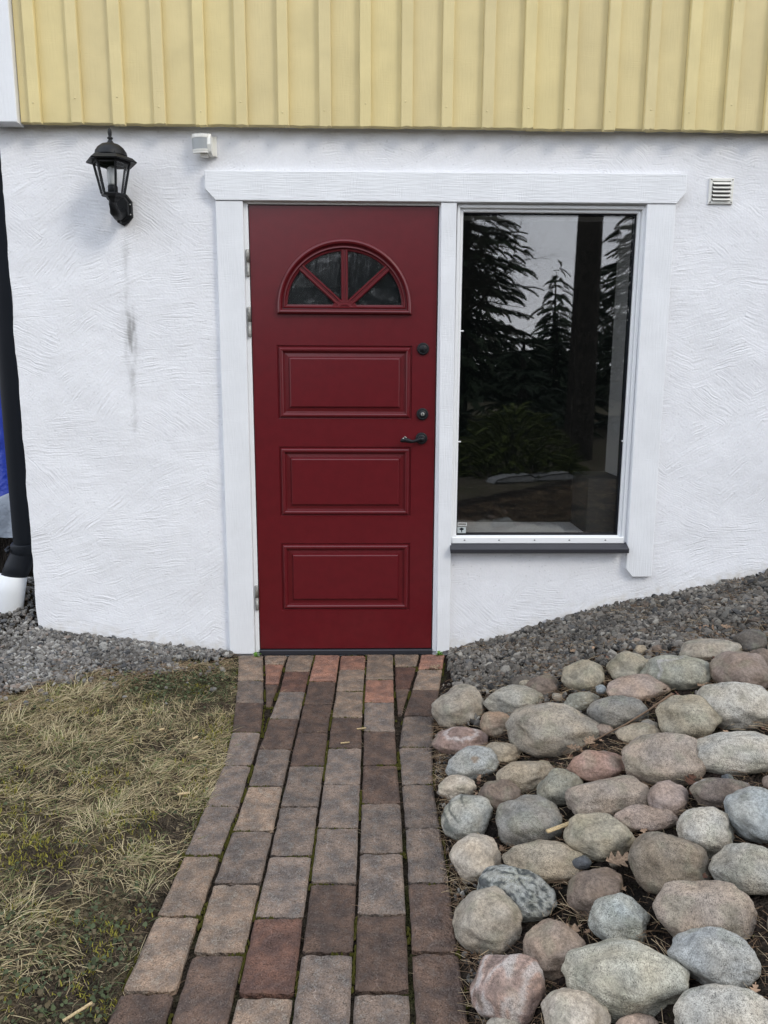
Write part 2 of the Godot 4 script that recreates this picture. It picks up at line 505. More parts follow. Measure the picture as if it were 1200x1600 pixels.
	# bricks: one grain, blotched soot and lichen, six tones
	var bt := brick_colour()
	var bh := seam(fnoise(52, 0.07, 5), 512, 0.0, 1.0)
	M.brick = []
	for c in [Color(1.10, 1.08, 1.04), Color(1.60, 1.08, 0.95), Color(0.98, 0.97, 0.98), Color(0.60, 0.52, 0.50), Color(0.66, 0.47, 0.44), Color(1.36, 1.27, 1.17)]:
		for k in 5:
			var m := tri_tex(mat(c * 0.6 * [1.0, 1.12, 0.88, 1.06, 0.94][k], 0.85, 0.3), bt[k % 2], bh, 0.55, Vector3(1.9, 1.9, 1.9))
			m.uv1_offset = Vector3(0.37 * k, 0.21 * k, 0.53 * k)
			M.brick.append(m)
	# stone: speckled, mottled; vertex colours carry the hue
	M.rock = []
	var sp := fnoise(61, 0.16, 3)
	var sp2 := fnoise(62, 0.045, 4)
	var a1 := seam_data(sp, 512)
	var a2 := seam_data(sp2, 512)
	var grain := fnoise(63, 0.09, 5)
	for k in 3:
		var d := PackedByteArray(); d.resize(512 * 512)
		var r2 := RandomNumberGenerator.new(); r2.seed = 90 + k
		for j in d.size():
			var v: float = 0.78 + (a2[j] / 255.0 - 0.5) * [0.55, 0.60, 0.60][k]
			var s := a1[j] / 255.0 - 0.5
			v += s * [0.5, 0.85, 0.65][k]
			if s > 0.16: v += (s - 0.16) * [0.6, 1.5, 1.0][k]
			if s < -0.20: v += (s + 0.20) * [0.4, 1.3, 0.8][k]
			v += (r2.randf() - 0.5) * [0.12, 0.26, 0.16][k]
			d[j] = lin8(v * 0.95)
		var t := ImageTexture.create_from_image(Image.create_from_data(512, 512, false, Image.FORMAT_L8, d))
		var m := tri_tex(mat(Color(1.28, 1.28, 1.28), 0.78, 0.35), t, seam(grain, 512, 0.0, 1.0) if k == 0 else M.rock[0].heightmap_texture, 0.17, Vector3(3.5, 3.5, 3.5))
		m.vertex_color_use_as_albedo = true
		m.albedo_color = Color(1, 1, 1)
		M.rock.append(m)
	M.soil = tri_tex(mat(Color(1, 1, 1), 0.95, 0.2), soil_colour(), seam(fnoise(65, 0.08, 5), 512, 0.0, 1.0), 2.0, Vector3(1.7, 1.7, 1.7))
	M.soil.vertex_color_use_as_albedo = true
	M.gravel = tri_tex(mat(Color(1, 1, 1), 0.85, 0.3), seam(fnoise(66, 0.1, 4), 256, 0.55, 1.0), null, 0.0, Vector3(14, 14, 14))
	M.gravel.vertex_color_use_as_albedo = true
	M.blade = mat(Color(1, 1, 1), 0.7, 0.3)
	M.blade.vertex_color_use_as_albedo = true
	M.blade.backlight_enabled = true
	M.blade.backlight = Color(0.35, 0.35, 0.3)
	M.straw = mat(Color(1, 1, 1), 0.8, 0.2)
	M.straw.vertex_color_use_as_albedo = true
	M.dry_leaf = tri_tex(mat(Color(0.36, 0.25, 0.17), 0.8, 0.25), seam(fnoise(67, 0.06, 4), 128, 0.6, 1.0), null, 0.0, Vector3(14, 14, 14))
	M.dry_leaf_dark = tri_tex(mat(Color(0.12, 0.06, 0.04), 0.8, 0.25), M.dry_leaf.albedo_texture, null, 0.0, Vector3(14, 14, 14))
	M.chip = tri_tex(mat(Color(0.66, 0.50, 0.28), 0.7, 0.3), M.dry_leaf.albedo_texture, null, 0.0, Vector3(20, 20, 20))
	M.twig = mat(Color(0.16, 0.11, 0.075), 0.85, 0.2)
	M.bark = tri_tex(mat(Color(0.078, 0.066, 0.056), 0.95, 0.2), seam(fnoise(68, 0.04, 5), 256, 0.4, 1.0), M.fine, 3.0, Vector3(2, 0.5, 2))
	M.slab = tri_tex(mat(Color(0.33, 0.33, 0.32), 0.85, 0.3), seam(fnoise(69, 0.04, 5), 256, 0.7, 1.0), M.fine, 0.5, Vector3(2, 2, 2))
	M.weed = mat(Color(0.09, 0.20, 0.03), 0.6, 0.3)
	M.weed.backlight_enabled = true
	M.weed.backlight = Color(0.4, 0.5, 0.2)
	M.needle = mat(Color(1, 1, 1), 0.7, 0.3)
	M.needle.vertex_color_use_as_albedo = true


func wood_height(vertical: bool) -> ImageTexture:
	var n := fnoise(71, 1.0, 3)
	var n1 := fnoise(72, 1.0, 2)
	return grey_tex(512, 512, func(x, y):
		var a: float = x if vertical else y
		var b: float = y if vertical else x
		# wrap both ways by blending the two ends
		var f := func(p: float, q: float) -> float:
			return 0.5 + 0.26 * n.get_noise_2d(p * 0.16, q * 0.012) + 0.22 * n1.get_noise_2d(p * 0.02 + 9.0, q * 0.30) * maxf(0.0, n1.get_noise_2d(p * 0.01, q * 0.012 + 30.0) + 0.45)
		var t: float = clampf((a - 448.0) / 64.0, 0.0, 1.0)
		var u: float = clampf((b - 448.0) / 64.0, 0.0, 1.0)
		var v: float = f.call(a, b)
		if t > 0.0: v = lerpf(v, f.call(a - 512.0, b), t)
		if u > 0.0: v = lerpf(v, f.call(a, b - 512.0), u)
		return v)


func stucco_colour() -> ImageTexture:
	# whitewash with its grime: the drip under the lantern, scuffs, splashed earth at the foot. 4.4 x 2.88 m
	var w := 880
	var h := 576
	var im := Image.create(w, h, false, Image.FORMAT_RGB8)
	var n := fnoise(81, 0.012, 4)
	var n2 := fnoise(82, 0.10, 3)
	var n3 := fnoise(83, 0.05, 3)
	for y in h:
		for x in w:
			var X := -1.1 + 4.4 * (x + 0.5) / w
			var Y := 2.45 - 2.88 * (y + 0.5) / h
			var c := 0.795 + 0.03 * n.get_noise_2d(x, y) + 0.02 * n2.get_noise_2d(x, y)
			var r := c * 0.992
			var g := c
			var b := c * 1.035
			# rusty soot that ran down from the lantern
			var wob := 0.006 * n3.get_noise_1d(y * 2.0)
			var dx := X + 0.545 - wob
			if Y < 1.96 and Y > 1.05:
				var streak := exp(-dx * dx / (2.0 * 0.010 * 0.010)) * 0.20
				var blot := exp(-pow((dx - 0.004) / 0.020, 2.0)) * exp(-pow((Y - 1.50) / 0.095, 2.0)) * 0.62
				blot += exp(-pow((dx + 0.006) / 0.034, 2.0)) * exp(-pow((Y - 1.44) / 0.16, 2.0)) * 0.16
				var k := (streak + blot) * clampf(0.65 + 1.3 * n2.get_noise_2d(x * 1.6, y * 0.35), 0.1, 1.25)
				k = clampf(k, 0.0, 0.75)
				r = lerpf(r, 0.20, k); g = lerpf(g, 0.195, k); b = lerpf(b, 0.185, k)
			# splashed earth along the foot of the wall, uneven
			var foot := ground_h(X, 0.02)
			var e := (Y - foot) + 0.03 * n3.get_noise_2d(x * 0.6, y * 0.6)
			if e < 0.07:
				var s := clampf((0.07 - e) / 0.07, 0.0, 1.0) * clampf(0.5 + 1.2 * n2.get_noise_2d(x * 0.8 + 50.0, y * 0.8), 0.05, 1.0) * 0.42
				r = lerpf(r, 0.50, s); g = lerpf(g, 0.44, s); b = lerpf(b, 0.32, s)
			# small dark pits and insect specks under the cladding and by the vent
			if n2.get_noise_2d(x * 3.1 + 200.0, y * 3.1) > 0.62:
				r *= 0.8; g *= 0.8; b *= 0.8
			im.set_pixel(x, y, Color(r, g, b).linear_to_srgb())
	return ImageTexture.create_from_image(im)


func brick_colour() -> Array:
	var big := seam_data(fnoise(53, 0.012, 3), 512)
	var mid := seam_data(fnoise(54, 0.045, 4), 512)
	var fin_ := seam_data(fnoise(55, 0.2, 2), 512)
	var lich := seam_data(fnoise(56, 0.03, 3), 512)
	var res := []
	for k in 2:
		var r2 := RandomNumberGenerator.new(); r2.seed = 7 + k
		var d := PackedByteArray(); d.resize(512 * 512 * 3)
		for j in 512 * 512:
			# fired clay, dulled in uneven patches by soot and lichen
			var m1: int = mid[(j * (k + 1) + k * 9000) % 262144] if k == 0 else mid[j]
			var soot := smoothstep(-0.34, 0.30, (big[j] / 255.0 - 0.5) * 0.9 + (m1 / 255.0 - 0.5) * 0.5 + (fin_[j] / 255.0 - 0.5) * 0.35)
			var v := 1.0 + (fin_[j] / 255.0 - 0.5) * 1.25 + (r2.randf() - 0.5) * 0.55 + (m1 / 255.0 - 0.5) * 0.75
			var c := Color(0.325, 0.245, 0.190).lerp(Color(0.172, 0.144, 0.126), soot) * v
			var l := clampf((lich[j] / 255.0 - 0.60) * 7.0, 0.0, 1.0) * clampf((fin_[j] / 255.0 - 0.35) * 2.5, 0.0, 1.0)
			c = c.lerp(Color(0.36, 0.345, 0.31), l * 0.55)
			if r2.randf() < 0.004: c = Color(0.8, 0.78, 0.72)
			d[j * 3] = lin8(c.r)
			d[j * 3 + 1] = lin8(c.g)
			d[j * 3 + 2] = lin8(c.b)
		# lime scratches and root marks: short wandering pale lines
		for q in 16:
			var p := Vector2(r2.randf() * 512.0, r2.randf() * 512.0)
			var a := r2.randf() * TAU
			for i in r2.randi_range(25, 80):
				a += r2.randfn() * 0.22
				p += Vector2(cos(a), sin(a))
				if r2.randf() < 0.3: continue
				var j := (posmod(int(p.y), 512) * 512 + posmod(int(p.x), 512)) * 3
				for ch in 3: d[j + ch] = mini(255, d[j + ch] + 60)
		res.append(ImageTexture.create_from_image(Image.create_from_data(512, 512, false, Image.FORMAT_RGB8, d)))
	return res


func soil_colour() -> ImageTexture:
	var a := seam_data(fnoise(57, 0.03, 5), 512)
	var b := seam_data(fnoise(58, 0.2, 3), 512)
	var d := PackedByteArray(); d.resize(512 * 512)
	for j in d.size():
		d[j] = lin8(0.68 + (a[j] - 128) * 0.0035 + (b[j] - 128) * 0.0045)
	return ImageTexture.create_from_image(Image.create_from_data(512, 512, false, Image.FORMAT_L8, d))


# ---------------------------------------------------------------- ground
const BX := [0.0, 0.14, 0.28, 0.49, 0.77, 1.07, 1.54, 2.6, 4.5, 12.0]
const BY := [-0.02, 0.022, 0.055, 0.128, 0.208, 0.265, 0.375, 0.56, 0.70, 0.70]

func path_edge(z: float) -> float:      # the stones' side
	return table(z, [0.0, 0.21, 0.44, 0.70, 0.95, 1.2, 2.2, 3.2], [0.915, 0.878, 0.840, 0.798, 0.767, 0.748, 0.742, 0.73])

func lawn_edge(z: float) -> float:
	return table(z, [0.0, 0.33, 0.56, 0.82, 1.07, 1.32, 1.57, 1.81, 2.05, 3.2], [-0.107, -0.059, -0.026, 0.004, 0.018, 0.008, 0.0, -0.011, -0.023, -0.08])

func table(v: float, X: Array, Y: Array) -> float:
	if v <= X[0]: return Y[0]
	for k in X.size() - 1:
		if v < X[k + 1]: return lerpf(Y[k], Y[k + 1], (v - X[k]) / (X[k + 1] - X[k]))
	return Y[-1]

func ground_h(x: float, z: float) -> float:
	var far_fade := 1.0 - smoothstep(3.0, 5.0, z)
	if x > path_edge(z):
		var d := x - path_edge(z)
		for k in BX.size() - 1:
			if d < BX[k + 1]:
				return lerpf(-0.02, lerpf(BY[k], BY[k + 1], (d - BX[k]) / (BX[k + 1] - BX[k])), far_fade)
		return lerpf(-0.02, 0.70, far_fade)
	if x < lawn_edge(z):
		var d := lawn_edge(z) - x
		var hh := -0.022 + 0.125 * minf(d, 1.5) * far_fade
		if x < -0.95:
			hh += 0.15 * exp(-pow((x + 1.22) / 0.20, 2.0) - pow((z + 0.28) / 0.22, 2.0))
		return hh
	return -0.02

func soil_h(x: float, z: float) -> float:
	var e := ground_h(x, z)
	var p := path_edge(z)
	var l := lawn_edge(z)
	if x > l - 0.01 and x < p + 0.01 and z < 3.4:
		return -0.036 + 0.003 * nz.get_noise_2d(x * 30.0, z * 30.0)
	if x > -1.02 and z < -0.12:
		return -0.30
	var b := smoothstep(0.0, 0.12, maxf(x - p, l - x))
	return e - 0.012 + b * (0.012 * nz.get_noise_2d(x * 7.0, z * 7.0) + 0.006 * nz.get_noise_2d(x * 25.0, z * 25.0))

func axis(lo: float, hi: float, step: float, reach: float) -> PackedFloat32Array:
	var r := PackedFloat32Array()
	var v := lo
	while v <= hi + 1e-5:
		r.append(v); v += step
	var s := step
	v = hi
	while v < reach:
		s *= 1.35; v += s; r.append(v)
	s = step; v = lo
	while v > -reach:
		s *= 1.35; v -= s; r.insert(0, v)
	return r

func build_ground() -> void:
	var xs := axis(-2.0, 3.2, 0.026, 220.0)
	var zs := axis(-0.8, 3.4, 0.026, 220.0)
	var v := PackedVector3Array()
	var c := PackedColorArray()
	for z in zs:
		for x in xs:
			v.append(Vector3(x, soil_h(x, z), z))
			var n := nz2.get_noise_2d(x * 3.0, z * 3.0)
			var col := Color(0.085, 0.064, 0.045)
			if x < lawn_edge(z):
				col = Color(0.105, 0.085, 0.050).lerp(Color(0.060, 0.047, 0.034), clampf(0.5 + 1.4 * n, 0, 1))
			elif x < path_edge(z) and z < 3.4:
				col = Color(0.046, 0.036, 0.027).lerp(Color(0.050, 0.052, 0.018), clampf(n * 2.0 - 0.1, 0, 1))
			else:
				col = Color(0.070, 0.054, 0.042).lerp(Color(0.036, 0.029, 0.024), clampf(0.5 + 1.4 * n, 0, 1))
			if z > 3.4: col = Color(0.14, 0.115, 0.085).lerp(Color(0.09, 0.085, 0.05), clampf(0.5 + n, 0, 1))
			c.append(col * (0.75 if x > path_edge(z) and z < 3.4 else 1.2))
	var o := put("ground", grid_mesh(v, zs.size(), xs.size(), false, c, false), M.soil)
	meta(o, "brown soil under the lawn, the path and the stones", "", "", "structure")


# ---------------------------------------------------------------- house
func wall_sheet(st: SurfaceTool, xs: Array, ys: Array, holes: Array) -> void:
	for i in xs.size() - 1:
		for j in ys.size() - 1:
			var cx: float = (xs[i] + xs[i + 1]) / 2
			var cy: float = (ys[j] + ys[j + 1]) / 2
			var skip := false
			for h in holes:
				if cx > h[0] and cx < h[2] and cy > h[1] and cy < h[3]: skip = true
			if skip: continue
			var q := []
			for k in [[i, j], [i + 1, j], [i + 1, j + 1], [i, j + 1]]:
				var x: float = xs[k[0]]
				var y: float = ys[k[1]]
				var inside := true
				for h in holes:
					if x > h[0] - 0.03 and x < h[2] + 0.03 and y > h[1] - 0.03 and y < h[3] + 0.03: inside = false
				var dz := (0.0035 * nz.get_noise_2d(x * 2.6, y * 2.6) + 0.0018 * nz.get_noise_2d(x * 9.0, y * 9.0 + 40.0)) if inside else 0.0
				var px := x
				if k[0] == 0:
					px += 0.006 * nz.get_noise_1d(y * 3.0) + 0.003 * nz.get_noise_1d(y * 11.0)
				q.append([Vector3(px, y, dz), Vector2((x + 1.1) / 4.4, (2.45 - y) / 2.88)])
			for k in [0, 2, 1, 0, 3, 2]:
				st.set_uv(q[k][1]); st.add_vertex(q[k][0])

func span(a: float, b: float, step: float, cuts: Array) -> Array:
	var r := []
	var n := int(ceil((b - a) / step))
	for i in n + 1:
		var v := a + (b - a) * i / n
		var near := false
		for k in cuts:
			if absf(v - k) < step * 0.45: near = true
		if not near or i == 0 or i == n: r.append(v)
	for k in cuts: r.append(k)
	r.sort()
	return r

func build_house() -> void:
	var h := thing("house", Vector3.ZERO, "house with yellow board cladding over a white brushed stucco basement wall", "house")
	var holes := [[-0.022, -0.02, 0.862, 2.062], [0.917, 0.525, 1.758, 2.060]]
	var st := ST()
	st.set_smooth_group(0)
	wall_sheet(st, span(-1.06, 3.2, 0.03, [-0.022, 0.862, 0.917, 1.758]), span(-0.35, 2.42, 0.03, [-0.02, 0.525, 2.060, 2.062]), holes)
	var m := fin(st)
	put("stucco_wall", m, M.stucco, h)
	# the gable side, the reveal of the window and the room behind it
	st = ST()
	quad(st, Vector3(-1.058, -0.35, -5.0), Vector3(-1.058, -0.35, -0.001), Vector3(-1.058, 2.42, -0.001), Vector3(-1.058, 2.42, -5.0))
	put("side_wall", fin(st), M.white_smooth, h)
	st = ST()
	var x0 := 0.917
	var x1 := 1.758
	var y0 := 0.540
	var y1 := 2.060
	var z1 := -0.002
	var z0 := -0.36
	quad(st, Vector3(x1, y0, z1), Vector3(x1, y1, z1), Vector3(x1, y1, z0), Vector3(x1, y0, z0))
	quad(st, Vector3(x0, y0, z0), Vector3(x0, y1, z0), Vector3(x0, y1, z1), Vector3(x0, y0, z1))
	quad(st, Vector3(x0, y1, z1), Vector3(x0, y1, z0), Vector3(x1, y1, z0), Vector3(x1, y1, z1))
	put("window_reveal", fin(st), M.room_white, h)
	put("inner_sill", plank(x0, 0.525, x1, 0.560, -0.36, -0.066, 0.003), M.room_white, h)
	st = ST()
	var a := Vector3(-1.0, -0.1, -6.0)
	var b := Vector3(3.1, 2.35, -0.362)
	quad(st, Vector3(a.x, a.y, a.z), Vector3(b.x, a.y, a.z), Vector3(b.x, b.y, a.z), Vector3(a.x, b.y, a.z))
	quad(st, Vector3(a.x, a.y, b.z), Vector3(b.x, a.y, b.z), Vector3(b.x, a.y, a.z), Vector3(a.x, a.y, a.z))
	quad(st, Vector3(a.x, b.y, a.z), Vector3(b.x, b.y, a.z), Vector3(b.x, b.y, b.z), Vector3(a.x, b.y, b.z))
	quad(st, Vector3(a.x, a.y, b.z), Vector3(a.x, a.y, a.z), Vector3(a.x, b.y, a.z), Vector3(a.x, b.y, b.z))
	quad(st, Vector3(b.x, a.y, a.z), Vector3(b.x, a.y, b.z), Vector3(b.x, b.y, b.z), Vector3(b.x, b.y, a.z))
	for r in [[a.x, a.y, -0.021, b.y], [0.861, a.y, x0, b.y], [-0.021, 2.061, 0.861, b.y], [x1, a.y, b.x, b.y], [x0, a.y, x1, 0.525], [x0, y1, x1, b.y]]:
		quad(st, Vector3(r[2], r[1], b.z), Vector3(r[0], r[1], b.z), Vector3(r[0], r[3], b.z), Vector3(r[2], r[3], b.z))
	for x in [-0.021, 0.861]:
		quad(st, Vector3(x, -0.1, b.z), Vector3(x, -0.1, -0.10), Vector3(x, 2.061, -0.10), Vector3(x, 2.061, b.z))
	quad(st, Vector3(-0.021, 2.061, -0.10), Vector3(0.861, 2.061, -0.10), Vector3(0.861, 2.061, b.z), Vector3(-0.021, 2.061, b.z))
	quad(st, Vector3(-0.021, -0.1, b.z), Vector3(0.861, -0.1, b.z), Vector3(0.861, -0.1, -0.10), Vector3(-0.021, -0.1, -0.10))
	put("basement_room", fin(st), M.room, h)
	# cladding: wide boards behind, battens over their joints
	var lefts := []
	for k in 24: lefts.append(-0.892 + 0.1728 * k + 0.004 * nz.get_noise_1d(k * 7.3))
	var top := 3.7
	var prev := -0.940
	for k in lefts.size():
		var next: float = lefts[k] + 0.022
		var bot := 2.357 + 0.0025 * nz.get_noise_1d(k * 3.1 + 4.0)
		st = ST()
		ragged(st, prev + 0.001, next - 0.001, bot, top, 0.022, 0.050 + 0.0015 * nz.get_noise_1d(k * 5.0), k)
		put("cladding_board", fin(st), M.yellow[k % 4], h)
		prev = next
	for k in lefts.size():
		st = ST()
		var wdt := 0.047 + 0.004 * nz.get_noise_1d(k * 9.1)
		ragged(st, lefts[k], lefts[k] + wdt, 2.3490 + 0.004 * nz.get_noise_1d(k * 6.7), top, 0.052, 0.0745, k + 40)
		put("cladding_batten", fin(st), M.yellow[(k * 3 + 1) % 4], h)
	put("corner_board", plank(-1.105, 2.350, -0.942, top, 0.01, 0.078, 0.003), M.white_v, h)
	st = ST()
	board(st, rect(-1.05, 2.372, 3.2, 2.42), -0.02, 0.021, 0.001)
	put("base_batten", fin(st), M.white_h, h)
	# nail heads painted over
	var nails := SurfaceTool.new()
	nails.begin(Mesh.PRIMITIVE_TRIANGLES)
	var dome := SphereMesh.new(); dome.radius = 0.0042; dome.height = 0.004; dome.radial_segments = 8; dome.rings = 4
	for k in lefts.size():
		for y in [2.43, 2.87]:
			nails.append_from(dome, 0, Transform3D(Basis(Vector3.RIGHT, PI / 2), Vector3(lefts[k] + 0.022 + rng.randf_range(-0.004, 0.004), y + rng.randf_range(-0.03, 0.03), 0.0745)))
	put("nail_heads", nails.commit(), M.yellow[2], h).set_meta("kind", "stuff")
	# casing round door and window
	st = ST()
	board(st, PackedVector2Array([Vector2(-0.181, 2.106), Vector2(-0.137, 2.060), Vector2(1.882, 2.0635), Vector2(1.922, 2.110), Vector2(1.918, 2.186), Vector2(-0.180, 2.180)]), -0.01, 0.030, 0.002)
	put("header_casing", fin(st), M.white_h, h)
	st = ST()
	board(st, PackedVector2Array([Vector2(-0.142, -0.016), Vector2(-0.022, -0.016), Vector2(-0.020, 2.0585), Vector2(-0.138, 2.0585)]), -0.01, 0.025, 0.002)
	put("door_casing", fin(st), M.white_v, h)
	st = ST()
	board(st, PackedVector2Array([Vector2(0.861, -0.018), Vector2(0.922, 0.0), Vector2(0.914, 2.0595), Vector2(0.845, 2.0595)]), -0.01, 0.025, 0.002)
	put("middle_casing", fin(st), M.white_v, h)
	st = ST()
	board(st, PackedVector2Array([Vector2(1.764, 0.405), Vector2(1.797, 0.366), Vector2(1.888, 0.366), Vector2(1.881, 2.062), Vector2(1.754, 2.062)]), -0.01, 0.025, 0.002)
	put("window_casing", fin(st), M.white_v, h)

# a board whose lower end is sawn a little unevenly
func ragged(st: SurfaceTool, x0: float, x1: float, bot: float, top: float, z0: float, z1: float, k: int) -> void:
	var p := PackedVector2Array()
	var n := 5
	for i in n + 1:
		p.append(Vector2(lerpf(x0, x1, float(i) / n), bot + 0.0022 * nz.get_noise_2d(i * 3.7, k * 11.0) + 0.0016 * nz.get_noise_2d(i * 30.0, k * 3.0)))
	p.append(Vector2(x1, top)); p.append(Vector2(x0, top))
	board(st, p, z0, z1, 0.0025)


# ---------------------------------------------------------------- brick path
func build_path() -> void:
	var p := Node3D.new()
	p.name = "brick_path"
	add_child(p)
	meta(p, "worn brick path leading up to the red door", "", "", "structure")
	var k := 0
	for b in BRICKS:
		put("brick", brick_mesh([Vector2(b[1], b[2]), Vector2(b[3], b[4]), Vector2(b[5], b[6]), Vector2(b[7], b[8])], k), M.brick[int(b[0]) * 5 + (k * 2 + k / 7) % 5], p)
		k += 1
	# the path goes on towards the viewer
	for r in 3:
		for c in 6:
			var z0 := 2.30 + 0.245 * r + (0.10 if c % 2 else 0.0)
			if c % 2 == 1 and r == 0: z0 = 2.30 + 0.1
			var xa := -0.03 + 0.128 * c
			put("brick", brick_mesh([Vector2(xa, z0), Vector2(xa + 0.125, z0), Vector2(xa + 0.125, z0 + 0.24), Vector2(xa, z0 + 0.24)], k), M.brick[(2 + (k % 3)) * 5 + k % 5], p)
			k += 1
	# moss and grit packed in the joints
	var st := ST()
	for b in BRICKS:
		for e in [[1, 3], [3, 5], [5, 7], [7, 1]]:
			var A := Vector2(b[e[0]], b[e[0] + 1])
			var B := Vector2(b[e[1]], b[e[1] + 1])
			var L := A.distance_to(B)
			var n := int(L / 0.006)
			for i in n:
				var q := A.lerp(B, (i + rng.randf()) / n)
				if nz2.get_noise_2d(q.x * 4.0 + 3.0, q.y * 4.0) < 0.12 or rng.randf() < 0.3: continue
				var s := rng.randf_range(0.003, 0.0065)
				var c := Vector3(q.x + rng.randf_range(-0.003, 0.003), -0.030, q.y + rng.randf_range(-0.003, 0.003))
				var yaw := rng.randf() * TAU
				var pk := c + Vector3(0, rng.randf_range(0.006, 0.012), 0)
				for j in 4:
					var a0 := yaw + TAU * j / 4
					var a1 := yaw + TAU * (j + 1) / 4
					tri(st, c + Vector3(cos(a0), 0, -sin(a0)) * s, c + Vector3(cos(a1), 0, -sin(a1)) * s, pk)
	var moss := put("joint_moss", fin(st), mat(Color(0.058, 0.056, 0.014), 0.95, 0.1), p)
	moss.set_meta("kind", "stuff")

func brick_mesh(q: Array, k: int) -> ArrayMesh:
	# corners in order: far-left, far-right, near-right, near-left
	var gap := 0.0034
	var st := ST()
	st.set_smooth_group(-1)
	var ctr := Vector2.ZERO
	for c in q: ctr += c / 4.0
	var outer := []
	var inner := []
	var low := []
	var dy := 0.0025 * nz.get_noise_1d(k * 13.7)
	var tx := 0.012 * nz.get_noise_1d(k * 5.1 + 100.0)
	var tz := 0.010 * nz.get_noise_1d(k * 7.7 + 200.0)
	for e in 4:
		var A: Vector2 = q[e]
		var B: Vector2 = q[(e + 1) % 4]
		var t := (B - A).normalized()
		var nin := Vector2(-t.y, t.x)
		if nin.dot(ctr - A) < 0: nin = -nin
		var n := 8
		for i in n:
			var f := float(i) / n
			var P := A.lerp(B, f)
			var corner := i == 0
			var inw := gap + 0.0034 * absf(nz.get_noise_2d(P.x * 60.0, P.y * 60.0)) + (0.0025 if corner else 0.0)
			var dir := nin
			if corner: dir = (ctr - A).normalized() * 1.3
			P += dir * inw
			var y := -0.02 + dy + (P.x - ctr.x) * tx + (P.y - ctr.y) * tz
			var rr := 0.0045 + 0.0065 * maxf(0.0, nz.get_noise_2d(P.x * 45.0 + 9.0, P.y * 45.0))
			outer.append(Vector3(P.x, y - rr * 0.9, P.y))
			var I := P + dir * rr
			inner.append(Vector3(I.x, y, I.y))
			low.append(Vector3(P.x, -0.075, P.y))
	var cy := -0.02 + dy + 0.0006
	var C := Vector3(ctr.x, cy, ctr.y)
	var N := outer.size()
	for i in N:
		var j := (i + 1) % N
		# seen from above this order runs clockwise in x/z, hence the reversed quads
		quad(st, low[j], low[i], outer[i], outer[j])
		quad(st, outer[j], outer[i], inner[i], inner[j])
		tri(st, C, inner[j], inner[i])
	return fin(st)


# ---------------------------------------------------------------- window
func frame_rect(st: SurfaceTool, x0: float, y0: float, x1: float, y1: float, w: float, z0: float, z1: float, c := 0.002, bottom := -1.0) -> void:
	var wb := w if bottom < 0.0 else bottom
	board(st, PackedVector2Array([Vector2(x0, y0), Vector2(x1, y0), Vector2(x1 - w, y0 + wb), Vector2(x0 + w, y0 + wb)]), z0, z1, c)
	board(st, PackedVector2Array([Vector2(x1, y0), Vector2(x1, y1), Vector2(x1 - w, y1 - w), Vector2(x1 - w, y0 + wb)]), z0, z1, c)
	board(st, PackedVector2Array([Vector2(x1, y1), Vector2(x0, y1), Vector2(x0 + w, y1 - w), Vector2(x1 - w, y1 - w)]), z0, z1, c)
	board(st, PackedVector2Array([Vector2(x0, y1), Vector2(x0, y0), Vector2(x0 + w, y0 + wb), Vector2(x0 + w, y1 - w)]), z0, z1, c)

